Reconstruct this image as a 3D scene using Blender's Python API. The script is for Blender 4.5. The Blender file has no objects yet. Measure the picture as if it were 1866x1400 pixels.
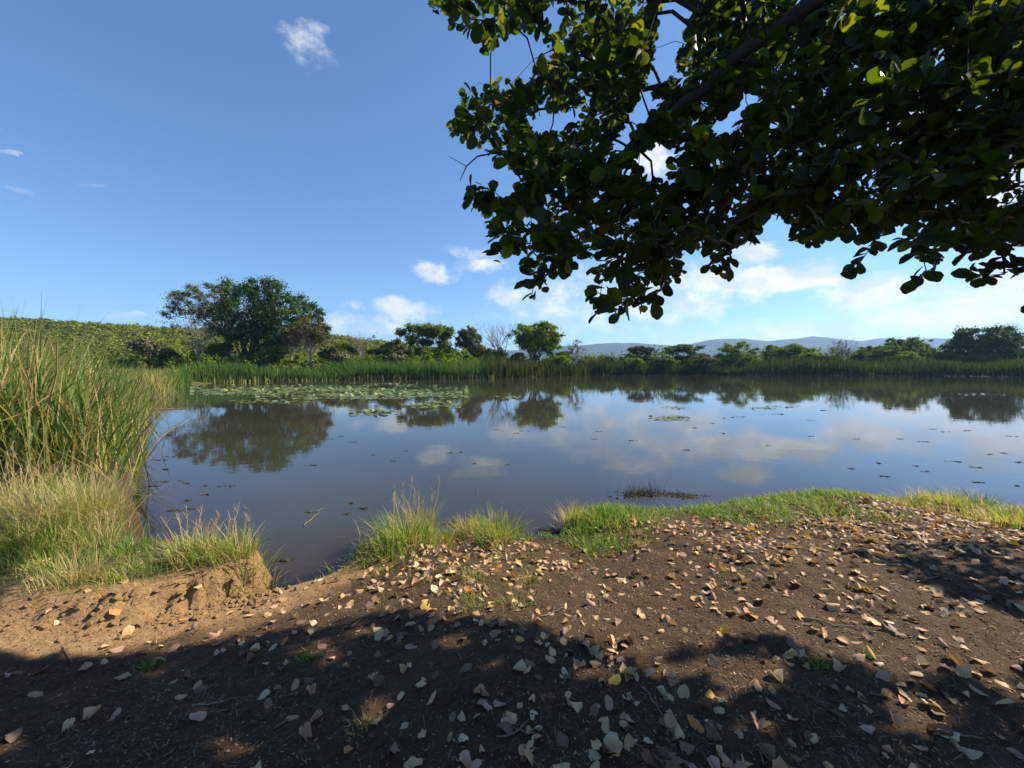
import bpy, math, random
import numpy as np
from mathutils import Vector, Matrix
from mathutils.bvhtree import BVHTree

random.seed(7)
rng = np.random.default_rng(7)
S = bpy.context.scene
COL = S.collection
R = math.radians

# ------------------------------------------------------------------ camera
F = 720.0                      # focal length in pixels of the 1866 px wide photograph
CX, CY, HOR = 933.0, 700.0, 665.0
CAMZ = 2.0                     # eye height above the water
PITCH = math.atan((CY - HOR) / F)
cam_d = bpy.data.cameras.new('camera')
cam_d.sensor_fit = 'HORIZONTAL'
cam_d.sensor_width = 36.0
cam_d.lens = F / 1866.0 * 36.0
cam_d.clip_start = 0.05
cam_d.clip_end = 20000
cam = bpy.data.objects.new('camera', cam_d)
COL.objects.link(cam)
cam.location = (0, 0, CAMZ)
cam.rotation_euler = (R(90) - PITCH, 0, 0)
S.camera = cam

# ------------------------------------------------------------------ sun, sky, exposure
SUN_AZ, SUN_EL = R(70), R(38)
SUN = np.array([math.sin(SUN_AZ) * math.cos(SUN_EL), math.cos(SUN_AZ) * math.cos(SUN_EL), math.sin(SUN_EL)])
sun_d = bpy.data.lights.new('sun', 'SUN')
sun_d.energy = 5.0
sun_d.angle = R(0.5)
sun_d.color = (1.0, 0.89, 0.72)
sun = bpy.data.objects.new('sun', sun_d)
COL.objects.link(sun)
sun.location = (30, 10, 40)
sun.rotation_euler = Vector(SUN).to_track_quat('Z', 'Y').to_euler()

S.view_settings.view_transform = 'Standard'
S.view_settings.look = 'None'
S.view_settings.gamma = 1.0
S.view_settings.exposure = 1.0
S.view_settings.use_curve_mapping = False
S.render.engine = 'CYCLES'
S.cycles.use_denoising = True
S.cycles.max_bounces = 8
S.cycles.diffuse_bounces = 3
S.cycles.glossy_bounces = 3
S.cycles.transmission_bounces = 5
S.cycles.transparent_max_bounces = 8
S.cycles.volume_bounces = 1
S.cycles.sample_clamp_indirect = 6
S.cycles.caustics_reflective = False
S.cycles.caustics_refractive = False

W = bpy.data.worlds.new('World')
S.world = W
W.use_nodes = True


class G:
    """small helper for writing node graphs"""
    def __init__(s, tree):
        s.t = tree
        s.n = tree.nodes
        s.l = tree.links

    def new(s, typ, **kw):
        n = s.n.new(typ)
        for k, v in kw.items():
            if k.startswith('i_'):
                n.inputs[k[2:]].default_value = v
            else:
                setattr(n, k, v)
        return n

    def put(s, v, sock):
        if isinstance(v, bpy.types.NodeSocket):
            s.l.new(v, sock)
        else:
            sock.default_value = v

    def math(s, op, a, b=0.0, c=0.0, clamp=False):
        n = s.n.new('ShaderNodeMath')
        n.operation = op
        n.use_clamp = clamp
        s.put(a, n.inputs[0]); s.put(b, n.inputs[1]); s.put(c, n.inputs[2])
        return n.outputs[0]

    def vm(s, op, a, b=(0, 0, 0)):
        n = s.n.new('ShaderNodeVectorMath')
        n.operation = op
        s.put(a, n.inputs[0]); s.put(b, n.inputs[1])
        return n.outputs['Value'] if op in ('LENGTH', 'DOT_PRODUCT') else n.outputs[0]

    def step(s, v, a, b, lo=0.0, hi=1.0):
        n = s.n.new('ShaderNodeMapRange')
        n.interpolation_type = 'SMOOTHSTEP'
        s.put(v, n.inputs[0])
        n.inputs[1].default_value = a; n.inputs[2].default_value = b
        n.inputs[3].default_value = lo; n.inputs[4].default_value = hi
        return n.outputs[0]

    def mix(s, f, a, b, typ='MIX'):
        n = s.n.new('ShaderNodeMix')
        n.data_type = 'RGBA'
        n.blend_type = typ
        s.put(f, n.inputs[0]); s.put(a, n.inputs[6]); s.put(b, n.inputs[7])
        return n.outputs[2]

    def noise(s, vec, scale, detail=4.0, rough=0.55, col=False, dist=0.0):
        n = s.n.new('ShaderNodeTexNoise')
        if vec is not None:
            s.l.new(vec, n.inputs['Vector'])
        n.inputs['Scale'].default_value = scale
        n.inputs['Detail'].default_value = detail
        n.inputs['Roughness'].default_value = rough
        n.inputs['Distortion'].default_value = dist
        return n.outputs['Color' if col else 'Fac']

    def ramp(s, f, stops):
        n = s.n.new('ShaderNodeValToRGB')
        e = n.color_ramp.elements
        while len(e) < len(stops):
            e.new(0.5)
        for q, (p, c) in zip(e, stops):
            q.position = p
            q.color = (*c, 1.0)
        s.put(f, n.inputs[0])
        return n.outputs[0]


g = G(W.node_tree)
g.n.clear()
sky = g.new('ShaderNodeTexSky', sky_type='NISHITA', sun_disc=False, sun_elevation=SUN_EL, sun_rotation=SUN_AZ,
            altitude=700.0, air_density=1.0, dust_density=0.25, ozone_density=2.5)
tc = g.new('ShaderNodeTexCoord').outputs['Generated']
sp = g.new('ShaderNodeSeparateXYZ')
g.l.new(tc, sp.inputs[0])
u_ = g.math('ARCTAN2', sp.outputs[0], sp.outputs[1])
hl = g.math('SQRT', g.math('ADD', g.math('MULTIPLY', sp.outputs[0], sp.outputs[0]), g.math('MULTIPLY', sp.outputs[1], sp.outputs[1])))
v_ = g.math('ARCTAN2', sp.outputs[2], hl)
cb = g.new('ShaderNodeCombineXYZ')
g.l.new(u_, cb.inputs[0]); g.l.new(g.math('MULTIPLY', v_, 1.5), cb.inputs[1])
uv = cb.outputs[0]
wn = g.vm('SUBTRACT', g.noise(uv, 7.0, 6.0, 0.6, col=True), (0.5, 0.5, 0.5))
p_ = g.vm('ADD', uv, g.vm('MULTIPLY', wn, (0.20, 0.13, 0.0)))
fine = g.noise(uv, 15.0, 10.0, 0.68)


def sky_dir(px, py):
    u = math.atan((px - CX) / F)
    return u, 1.5 * math.atan((HOR - py) / F * math.cos(u))


# clouds: photo x, photo y, half width, half height, weight, softness
CLOUDS = [
    (574, 110, 44, 30, 0.54), (606, 136, 46, 20, 0.48),
    (795, 497, 54, 22, 0.74), (870, 460, 56, 16, 0.64), (885, 486, 56, 22, 0.7),
    (735, 570, 60, 26, 0.76), (690, 594, 60, 18, 0.7), (620, 588, 60, 20, 0.62), (660, 563, 26, 9, 0.6), (240, 574, 70, 12, 0.55),
    (930, 540, 60, 24, 0.7), (1050, 560, 190, 70, 0.62), (1200, 545, 140, 75, 0.66), (1120, 490, 90, 40, 0.55),
    (1355, 468, 50, 22, 1.0), (1430, 500, 130, 30, 1.1), (1320, 520, 120, 34, 0.95), (1260, 555, 110, 40, 0.8), (1190, 290, 60, 40, 0.75),
    (1500, 500, 60, 24, 1.05), (1570, 545, 150, 50, 0.95), (1700, 560, 190, 80, 0.75), (1820, 530, 170, 90, 0.8), (1500, 610, 560, 40, 0.55), (900, 640, 420, 26, 0.42),
    (5, 242, 18, 9, 0.55), (4, 280, 16, 8, 0.55), (150, 335, 34, 9, 0.46), (60, 355, 60, 10, 0.30),
    (1790, 330, 160, 100, 0.75), (1640, 250, 110, 70, 0.7), (2300, 520, 340, 100, 0.8), (-500, 560, 340, 46, 0.7),
]
tot = None
for (px, py, rx, ry, w) in CLOUDS:
    u0, v0 = sky_dir(px, py)
    c2 = math.cos(u0)
    ru, rv = rx / F * c2 * c2 * 1.25, 1.5 * ry / F * c2 * 1.25
    q = g.vm('MULTIPLY', g.vm('SUBTRACT', p_, (u0, v0, 0.0)), (1 / ru, 1 / rv, 0.0))
    m = g.math('MULTIPLY', g.step(g.vm('LENGTH', q), 1.15, 0.15), w)
    tot = m if tot is None else g.math('MAXIMUM', tot, m)
dens = g.math('ADD', tot, g.math('MULTIPLY', g.math('SUBTRACT', fine, 0.5), 1.7))
dens = g.math('MULTIPLY', dens, g.step(tot, 0.02, 0.25))
alpha = g.math('MULTIPLY', g.step(dens, 0.16, 1.0), 0.92)
shade = g.step(g.noise(p_, 11.0, 5.0, 0.55), 0.35, 0.65)
ccol = g.mix(shade, (5.6, 6.1, 6.7, 1), (8.8, 8.6, 8.3, 1))
gm = g.new('ShaderNodeGamma')
g.l.new(sky.outputs[0], gm.inputs[0])
gm.inputs[1].default_value = 0.84
sky_c = g.mix(1.0, gm.outputs[0], (0.96, 1.30, 1.68, 1), 'MULTIPLY')
out_c = g.mix(alpha, sky_c, ccol)
bg = g.new('ShaderNodeBackground')
g.l.new(out_c, bg.inputs['Color'])
bg.inputs['Strength'].default_value = 0.068
wo = g.new('ShaderNodeOutputWorld')
g.l.new(bg.outputs[0], wo.inputs['Surface'])


# ------------------------------------------------------------------ projection helpers (used to survey the place from the photo)
cp, spn = math.cos(PITCH), math.sin(PITCH)


def ray(px, py):
    dx, dz = (px - CX) / F, -(py - CY) / F
    return np.array([dx, cp + dz * spn, -spn + dz * cp])


def at(px, py, z=0.0):
    d = ray(px, py)
    t = (z - CAMZ) / d[2]
    return np.array([d[0] * t, d[1] * t, z])


def at_y(px, py, Y):
    d = ray(px, py)
    t = Y / d[1]
    return np.array([d[0] * t, Y, CAMZ + d[2] * t])


def proj(P):
    P = np.asarray(P, float)
    x, y, z = P[..., 0], P[..., 1], P[..., 2] - CAMZ
    yc = y * cp - z * spn
    zc = y * spn + z * cp
    yy = np.where(yc > 1e-3, yc, 1e-3)
    return CX + F * x / yy, CY - F * zc / yy, yc


def smooth(a, b, x):
    t = np.clip((np.asarray(x, float) - a) / (b - a), 0, 1)
    return t * t * (3 - 2 * t)


def in_poly(x, y, poly):
    x = np.asarray(x, float); y = np.asarray(y, float)
    r = np.zeros(x.shape, bool)
    n = len(poly)
    for i in range(n):
        x0, y0 = poly[i][0], poly[i][1]
        x1, y1 = poly[(i + 1) % n][0], poly[(i + 1) % n][1]
        if y0 == y1:
            continue
        c = ((y0 > y) != (y1 > y)) & (x < (x1 - x0) * (y - y0) / (y1 - y0) + x0)
        r ^= c
    return r


def seg_dist(x, y, pts, closed=True):
    best = np.full(np.shape(x), 1e18)
    n = len(pts)
    for i in range(n if closed else n - 1):
        ax, ay = pts[i][0], pts[i][1]
        bx, by = pts[(i + 1) % n][0], pts[(i + 1) % n][1]
        dx, dy = bx - ax, by - ay
        L = dx * dx + dy * dy + 1e-12
        t = np.clip(((x - ax) * dx + (y - ay) * dy) / L, 0, 1)
        best = np.minimum(best, (x - ax - t * dx) ** 2 + (y - ay - t * dy) ** 2)
    return np.sqrt(best)


_tab = np.random.default_rng(3).random((256, 256))


def vnoise(x, y, scale, seed=0):
    x = np.asarray(x, float) * scale + seed * 17.31
    y = np.asarray(y, float) * scale + seed * 9.17
    xi, yi = np.floor(x).astype(int), np.floor(y).astype(int)
    fx, fy = x - xi, y - yi
    fx = fx * fx * (3 - 2 * fx); fy = fy * fy * (3 - 2 * fy)
    a = _tab[xi & 255, yi & 255]; b = _tab[(xi + 1) & 255, yi & 255]
    c = _tab[xi & 255, (yi + 1) & 255]; d = _tab[(xi + 1) & 255, (yi + 1) & 255]
    return (a * (1 - fx) + b * fx) * (1 - fy) + (c * (1 - fx) + d * fx) * fy


def fbm(x, y, scale, oct=4, seed=0):
    s, a, t = 0, 1.0, 0
    for i in range(oct):
        s = s + a * vnoise(x, y, scale * 2 ** i, seed + i * 5)
        t += a
        a *= 0.5
    return s / t - 0.5


# ------------------------------------------------------------------ object helpers
def tag(o, label=None, cat=None, group=None, kind=None):
    if label: o['label'] = label
    if cat: o['category'] = cat
    if group: o['group'] = group
    if kind: o['kind'] = kind
    return o


def empty(name, loc, label, cat, group=None):
    o = bpy.data.objects.new(name, None)
    o.empty_display_size = 0.1
    COL.objects.link(o)
    o.location = tuple(float(v) for v in loc)
    return tag(o, label, cat, group)


class MB:
    """collects pieces of geometry; build() links them as one mesh object"""
    def __init__(s):
        s.v, s.f, s.tone, s.mi, s.n = [], {}, [], {}, 0

    def add(s, v, f, tone=0.5, mi=0):
        v = np.asarray(v, float).reshape(-1, 3)
        f = np.asarray(f, int)
        k = f.shape[1]
        s.f.setdefault(k, []).append(f + s.n)
        s.mi.setdefault(k, []).append(np.full(len(f), mi, int))
        s.v.append(v)
        t = np.asarray(tone, float)
        s.tone.append(np.full(len(v), float(t)) if t.ndim == 0 else t)
        s.n += len(v)

    def mesh(s, name, mats, shade=True, origin=(0, 0, 0), attrs=None):
        me = bpy.data.meshes.new(name)
        v = np.concatenate(s.v) - np.asarray(origin, float)
        loops, starts, mi, pos = [], [], [], 0
        for k in s.f:
            a = np.concatenate(s.f[k])
            loops.append(a.ravel())
            starts.append(pos + np.arange(len(a)) * k)
            mi.append(np.concatenate(s.mi[k]))
            pos += a.size
        loops = np.concatenate(loops); starts = np.concatenate(starts); mi = np.concatenate(mi)
        me.vertices.add(len(v)); me.vertices.foreach_set('co', v.ravel())
        me.loops.add(len(loops)); me.loops.foreach_set('vertex_index', loops.astype(np.int32))
        me.polygons.add(len(starts)); me.polygons.foreach_set('loop_start', starts.astype(np.int32))
        me.polygons.foreach_set('material_index', mi.astype(np.int32))
        me.polygons.foreach_set('use_smooth', np.full(len(starts), shade))
        at_ = me.attributes.new('tone', 'FLOAT', 'POINT')
        at_.data.foreach_set('value', np.concatenate(s.tone).astype(np.float32))
        for nm, arr in (attrs or {}).items():
            b = me.attributes.new(nm, 'FLOAT', 'POINT')
            b.data.foreach_set('value', np.asarray(arr, np.float32).ravel())
        for m in (mats if isinstance(mats, (list, tuple)) else [mats]):
            me.materials.append(m)
        me.update(calc_edges=True)
        return me

    def build(s, name, mats, parent=None, shade=True, kind=None, attrs=None, loc=None):
        org = parent.location if parent is not None else (loc if loc is not None else (0, 0, 0))
        o = bpy.data.objects.new(name, s.mesh(name, mats, shade, org, attrs))
        COL.objects.link(o)
        if parent is not None:
            o.parent = parent
        elif loc is not None:
            o.location = tuple(float(q) for q in loc)
        if kind: o['kind'] = kind
        return o


def tube(mb, pts, rad, sides=6, tone=0.5, cap=True):
    pts = np.asarray(pts, float)
    n = len(pts)
    rad = np.broadcast_to(np.asarray(rad, float), (n,))
    d = np.gradient(pts, axis=0)
    d /= np.linalg.norm(d, axis=1)[:, None] + 1e-9
    ref = np.array([0.31, 0.87, 0.38]) if abs(d[0][2]) > 0.8 else np.array([0.1, 0.05, 1.0])
    a = np.cross(d, ref); a /= np.linalg.norm(a, axis=1)[:, None] + 1e-9
    b = np.cross(d, a)
    th = np.arange(sides) / sides * 2 * math.pi
    v = pts[:, None, :] + rad[:, None, None] * (a[:, None, :] * np.cos(th)[None, :, None] + b[:, None, :] * np.sin(th)[None, :, None])
    i, j = np.meshgrid(np.arange(n - 1), np.arange(sides), indexing='ij')
    jn = (j + 1) % sides
    f = np.stack([i * sides + j, i * sides + jn, (i + 1) * sides + jn, (i + 1) * sides + j], -1).reshape(-1, 4)
    mb.add(v.reshape(-1, 3), f, tone)


def unit(v):
    return v / (np.linalg.norm(v, axis=-1, keepdims=True) + 1e-9)


def frames(f, n):
    """N x 3 x 3 frames: columns right, forward, normal"""
    f = unit(f)
    r = unit(np.cross(f, n))
    n = np.cross(r, f)
    return np.stack([r, f, n], -1)


def scatter(mb, tv, tf, M, loc, size, tone):
    """put template (tv, tf) at every loc with frame M"""
    N, K = len(loc), len(tv)
    size = np.asarray(size, float)
    sc = size[:, None, None] if size.ndim == 1 else size[:, None, :]
    v = np.einsum('nij,nkj->nki', M, tv[None] * sc) + loc[:, None, :]
    f = (tf[None] + (np.arange(N) * K)[:, None, None]).reshape(-1, tf.shape[1])
    mb.add(v.reshape(-1, 3), f, np.repeat(np.broadcast_to(tone, (N,)), K))


def blades(mb, base, h, w, lean, droop, tone, seg=4, az=None, rg=rng, mi=0):
    """grass or reed blades as tapering bent strips"""
    base = np.asarray(base, float)
    N = len(base)
    az = rg.random(N) * 2 * math.pi if az is None else az
    h, w, lean, droop = (np.broadcast_to(np.asarray(q, float), (N,)) for q in (h, w, lean, droop))
    t = np.linspace(0, 1, seg + 1)
    hor = h[:, None] * (lean[:, None] * t + droop[:, None] * t ** 2.2)
    ver = h[:, None] * (t - 0.55 * np.minimum(droop, 1.3)[:, None] * t ** 2.6)
    dx, dy = np.cos(az), np.sin(az)
    c = np.stack([base[:, 0, None] + hor * dx[:, None], base[:, 1, None] + hor * dy[:, None], base[:, 2, None] + ver], -1)
    wa = az + math.pi / 2 + rg.normal(0, 0.6, N)
    wd = np.stack([np.cos(wa), np.sin(wa), 0 * wa], -1)
    prof = np.clip(1 - t ** 2.5, 0.03, 1) * np.clip(0.55 + t * 3, 0, 1)
    off = wd[:, None, :] * (w[:, None] * prof[None] * 0.5)[..., None]
    v = np.stack([c - off, c + off], 2).reshape(N, -1, 3)
    k = 2 * (seg + 1)
    i = np.arange(seg)
    f0 = np.stack([2 * i, 2 * i + 1, 2 * i + 3, 2 * i + 2], -1)
    f = (f0[None] + (np.arange(N) * k)[:, None, None]).reshape(-1, 4)
    mb.add(v.reshape(-1, 3), f, np.repeat(np.broadcast_to(tone, (N,)), k), mi)


# ------------------------------------------------------------------ materials
def mat(name):
    m = bpy.data.materials.new(name)
    m.use_nodes = True
    q = G(m.node_tree)
    q.n.clear()
    o = q.new('ShaderNodeOutputMaterial')
    return m, q, o


def leafy(name, stops, trans=0.35, rough=0.55, tstops=None, spec=0.3, vary=0.25, nscale=3.0):
    m, q, o = mat(name)
    a = q.new('ShaderNodeAttribute', attribute_name='tone').outputs['Fac']
    pos = q.new('ShaderNodeNewGeometry').outputs['Position']
    nz = q.noise(pos, nscale, 3.0)
    f = q.math('ADD', a, q.math('MULTIPLY', q.math('SUBTRACT', nz, 0.5), vary), clamp=True)
    c = q.ramp(f, stops)
    p = q.new('ShaderNodeBsdfPrincipled')
    q.l.new(c, p.inputs['Base Color'])
    p.inputs['Roughness'].default_value = rough
    p.inputs['Specular IOR Level'].default_value = spec
    t = q.new('ShaderNodeBsdfTranslucent')
    tcv = q.ramp(f, tstops) if tstops else q.mix(1.0, c, (1.5, 1.5, 0.8, 1), 'MULTIPLY')
    q.l.new(tcv, t.inputs['Color'])
    mx = q.new('ShaderNodeMixShader')
    mx.inputs[0].default_value = trans
    q.l.new(p.outputs[0], mx.inputs[1]); q.l.new(t.outputs[0], mx.inputs[2])
    q.l.new(mx.outputs[0], o.inputs['Surface'])
    return m


def barky(name, c0, c1, scale=8.0, bump=0.4):
    m, q, o = mat(name)
    tcn = q.new('ShaderNodeTexCoord').outputs['Object']
    st = q.vm('MULTIPLY', tcn, (1, 1, 0.25))
    nz = q.noise(st, scale, 6.0, 0.65)
    c = q.ramp(nz, [(0.3, c0), (0.7, c1)])
    p = q.new('ShaderNodeBsdfPrincipled')
    q.l.new(c, p.inputs['Base Color'])
    p.inputs['Roughness'].default_value = 0.85
    b = q.new('ShaderNodeBump')
    b.inputs['Strength'].default_value = bump
    b.inputs['Distance'].default_value = 0.02
    q.l.new(nz, b.inputs['Height']); q.l.new(b.outputs[0], p.inputs['Normal'])
    q.l.new(p.outputs[0], o.inputs['Surface'])
    return m


M = {}
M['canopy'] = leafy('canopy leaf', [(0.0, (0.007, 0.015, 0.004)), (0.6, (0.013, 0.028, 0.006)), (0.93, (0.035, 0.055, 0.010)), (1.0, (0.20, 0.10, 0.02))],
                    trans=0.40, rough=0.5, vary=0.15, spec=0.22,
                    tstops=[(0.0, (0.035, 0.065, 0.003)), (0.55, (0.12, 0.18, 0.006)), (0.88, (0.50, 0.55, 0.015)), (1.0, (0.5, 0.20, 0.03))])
M['reed'] = leafy('reed blade', [(0.0, (0.045, 0.095, 0.020)), (0.45, (0.10, 0.175, 0.030)), (0.72, (0.20, 0.24, 0.05)), (0.85, (0.34, 0.26, 0.10)), (1.0, (0.50, 0.37, 0.18))], trans=0.35)
M['dry_stalk'] = leafy('dry stalk', [(0.0, (0.26, 0.17, 0.08)), (1.0, (0.50, 0.38, 0.20))], trans=0.15, rough=0.7)
M['grass'] = leafy('grass blade', [(0.0, (0.06, 0.14, 0.015)), (0.45, (0.14, 0.26, 0.022)), (0.7, (0.25, 0.30, 0.05)), (0.85, (0.37, 0.29, 0.11)), (1.0, (0.52, 0.41, 0.20))], trans=0.38)
M['far_reed'] = leafy('far reed blade', [(0.0, (0.03, 0.075, 0.022)), (0.5, (0.075, 0.15, 0.035)), (0.8, (0.14, 0.20, 0.05)), (1.0, (0.42, 0.35, 0.16))], trans=0.3, nscale=0.4, spec=0.08, rough=0.8)
M['dark_reed'] = leafy('dark reed blade', [(0.0, (0.025, 0.04, 0.014)), (0.6, (0.065, 0.085, 0.024)), (1.0, (0.17, 0.15, 0.06))], trans=0.25, nscale=0.3, spec=0.08, rough=0.8)
M['tree_dark'] = leafy('dark green foliage', [(0.0, (0.024, 0.056, 0.018)), (0.5, (0.05, 0.10, 0.028)), (1.0, (0.10, 0.155, 0.04))], trans=0.25, nscale=0.6, spec=0.08, rough=0.8)
M['tree_mid'] = leafy('mid green foliage', [(0.0, (0.05, 0.085, 0.016)), (0.5, (0.105, 0.15, 0.025)), (1.0, (0.18, 0.215, 0.04))], trans=0.3, nscale=0.6, spec=0.08, rough=0.8)
M['tree_bright'] = leafy('bright green foliage', [(0.0, (0.07, 0.12, 0.014)), (0.5, (0.15, 0.22, 0.024)), (1.0, (0.26, 0.31, 0.04))], trans=0.35, nscale=0.6, spec=0.08, rough=0.8)
M['tree_olive'] = leafy('olive foliage', [(0.0, (0.05, 0.055, 0.022)), (0.5, (0.095, 0.10, 0.038)), (1.0, (0.16, 0.15, 0.06))], trans=0.25, nscale=0.6, spec=0.08, rough=0.8)
M['tree_grey'] = leafy('grey dry foliage', [(0.0, (0.10, 0.092, 0.055)), (0.5, (0.17, 0.155, 0.09)), (1.0, (0.25, 0.23, 0.14))], trans=0.2, nscale=0.6, spec=0.08, rough=0.8)
M['tree_thorn'] = leafy('thorn tree foliage', [(0.0, (0.06, 0.062, 0.036)), (0.5, (0.115, 0.115, 0.062)), (1.0, (0.19, 0.18, 0.10))], trans=0.25, nscale=0.6, spec=0.08, rough=0.8)
M['wood_hill'] = leafy('hillside foliage', [(0.0, (0.05, 0.075, 0.014)), (0.4, (0.12, 0.15, 0.02)), (0.75, (0.21, 0.23, 0.03)), (1.0, (0.22, 0.19, 0.06))], trans=0.25, nscale=0.03, vary=0.5, spec=0.08, rough=0.8)
M['bark_dark'] = barky('dark bark', (0.03, 0.024, 0.018), (0.10, 0.08, 0.06))
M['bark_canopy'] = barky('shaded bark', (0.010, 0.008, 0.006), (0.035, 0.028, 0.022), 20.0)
M['bark_pale'] = barky('pale bark', (0.16, 0.13, 0.10), (0.36, 0.31, 0.25))
M['bark_grey'] = barky('grey bark', (0.10, 0.085, 0.075), (0.22, 0.19, 0.165))
M['twig'] = barky('dead twig', (0.10, 0.07, 0.045), (0.27, 0.20, 0.14), 40.0)
DRY = {
    'tan': [(0.0, (0.40, 0.235, 0.11)), (1.0, (0.64, 0.43, 0.22))],
    'pink': [(0.0, (0.36, 0.19, 0.125)), (1.0, (0.55, 0.34, 0.24))],
    'pale': [(0.0, (0.44, 0.32, 0.185)), (1.0, (0.66, 0.51, 0.32))],
    'yellow': [(0.0, (0.52, 0.32, 0.05)), (1.0, (0.65, 0.48, 0.10))],
    'orange': [(0.0, (0.45, 0.16, 0.05)), (1.0, (0.55, 0.24, 0.08))],
    'brown': [(0.0, (0.13, 0.075, 0.045)), (1.0, (0.26, 0.16, 0.10))],
}
for k_, st_ in DRY.items():
    M['dry_' + k_] = leafy('dry leaf ' + k_, st_, trans=0.14, rough=0.65, vary=0.6, nscale=60.0)
M['debris'] = leafy('soil debris', [(0.0, (0.045, 0.028, 0.018)), (0.5, (0.13, 0.085, 0.05)), (0.85, (0.26, 0.17, 0.10)), (1.0, (0.45, 0.33, 0.21))], trans=0.0, rough=0.8)
M['lily'] = leafy('lily pad', [(0.0, (0.08, 0.11, 0.03)), (0.6, (0.16, 0.20, 0.06)), (1.0, (0.25, 0.27, 0.10))], trans=0.1, rough=0.35, nscale=1.0)
M['weed'] = leafy('floating weed', [(0.0, (0.035, 0.035, 0.025)), (0.7, (0.09, 0.08, 0.05)), (1.0, (0.18, 0.15, 0.10))], trans=0.05, rough=0.85, spec=0.05)


def ground_material():
    m, q, o = mat('ground soil')
    pos = q.new('ShaderNodeNewGeometry').outputs['Position']
    sand = q.new('ShaderNodeAttribute', attribute_name='sand').outputs['Fac']
    green = q.new('ShaderNodeAttribute', attribute_name='green').outputs['Fac']
    n1 = q.noise(pos, 3.0, 6.0, 0.6)
    n2 = q.noise(pos, 40.0, 8.0, 0.7)
    n3 = q.noise(pos, 220.0, 4.0, 0.7)
    soil = q.ramp(n2, [(0.28, (0.034, 0.0195, 0.009)), (0.5, (0.076, 0.043, 0.0195)), (0.72, (0.155, 0.09, 0.043))])
    soil2 = q.mix(q.step(n1, 0.45, 0.7), soil, (0.104, 0.061, 0.029, 1))
    soil3 = q.mix(q.math('MULTIPLY', q.step(n3, 0.55, 0.75), 0.4), soil2, (0.22, 0.138, 0.07, 1))
    snd = q.ramp(n2, [(0.3, (0.22, 0.13, 0.055)), (0.55, (0.38, 0.235, 0.11)), (0.75, (0.48, 0.32, 0.16))])
    grn = q.ramp(n2, [(0.3, (0.05, 0.055, 0.02)), (0.7, (0.15, 0.14, 0.055))])
    sf = q.math('ADD', sand, q.math('MULTIPLY', q.math('SUBTRACT', n1, 0.5), 0.7))
    c = q.mix(q.math('MULTIPLY', q.step(sf, 0.25, 0.75), q.step(sand, 0.0, 0.1)), soil3, snd)
    gf = q.math('ADD', green, q.math('MULTIPLY', q.math('SUBTRACT', n1, 0.5), 0.5))
    c = q.mix(q.math('MULTIPLY', q.step(gf, 0.3, 0.8), q.step(green, 0.0, 0.1)), c, grn)
    wet = q.new('ShaderNodeAttribute', attribute_name='wet').outputs['Fac']
    c = q.mix(wet, c, q.mix(1.0, c, (0.45, 0.42, 0.40, 1), 'MULTIPLY'))
    p = q.new('ShaderNodeBsdfPrincipled')
    q.l.new(c, p.inputs['Base Color'])
    q.l.new(q.math('SUBTRACT', 0.92, q.math('MULTIPLY', wet, 0.5)), p.inputs['Roughness'])
    p.inputs['Specular IOR Level'].default_value = 0.25
    hgt = q.math('ADD', n2, q.math('MULTIPLY', n3, 0.35))
    b = q.new('ShaderNodeBump')
    b.inputs['Strength'].default_value = 0.9
    b.inputs['Distance'].default_value = 0.035
    q.l.new(hgt, b.inputs['Height']); q.l.new(b.outputs[0], p.inputs['Normal'])
    q.l.new(p.outputs[0], o.inputs['Surface'])
    return m


def water_material():
    m, q, o = mat('pond water')
    pos = q.new('ShaderNodeNewGeometry').outputs['Position']
    depth = q.new('ShaderNodeAttribute', attribute_name='depth').outputs['Fac']
    w1 = q.noise(q.vm('MULTIPLY', pos, (1.0, 1.6, 1.0)), 2.2, 3.0, 0.5)
    w2 = q.noise(pos, 0.22, 3.0, 0.5)
    h = q.math('ADD', q.math('MULTIPLY', w1, 0.006), q.math('MULTIPLY', w2, 0.030))
    b = q.new('ShaderNodeBump')
    b.inputs['Strength'].default_value = 0.22
    b.inputs['Distance'].default_value = 1.0
    q.l.new(h, b.inputs['Height'])
    murk = q.new('ShaderNodeBsdfDiffuse')
    mk = q.noise(pos, 0.5, 4.0)
    deep = q.ramp(mk, [(0.3, (0.032, 0.032, 0.022)), (0.7, (0.046, 0.044, 0.029))])
    q.l.new(q.mix(q.step(depth, 0.08, 0.40), (0.065, 0.045, 0.029, 1), deep), murk.inputs['Color'])
    tr = q.new('ShaderNodeBsdfTransparent')
    tr.inputs['Color'].default_value = (0.62, 0.52, 0.38, 1)
    body = q.new('ShaderNodeMixShader')
    q.l.new(q.math('SUBTRACT', 1.0, q.math('POWER', 2.718, q.math('MULTIPLY', depth, -6.0))), body.inputs[0])
    q.l.new(tr.outputs[0], body.inputs[1]); q.l.new(murk.outputs[0], body.inputs[2])
    gl = q.new('ShaderNodeBsdfGlossy')
    gl.inputs['Roughness'].default_value = 0.015
    gl.inputs['Color'].default_value = (0.96, 0.97, 1.0, 1)
    q.l.new(b.outputs[0], gl.inputs['Normal'])
    fr = q.new('ShaderNodeFresnel')
    fr.inputs['IOR'].default_value = 1.34
    q.l.new(b.outputs[0], fr.inputs['Normal'])
    mx = q.new('ShaderNodeMixShader')
    q.l.new(fr.outputs[0], mx.inputs[0]); q.l.new(body.outputs[0], mx.inputs[1]); q.l.new(gl.outputs[0], mx.inputs[2])
    q.l.new(mx.outputs[0], o.inputs['Surface'])
    return m


M['ground'] = ground_material()
M['water'] = water_material()


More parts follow.
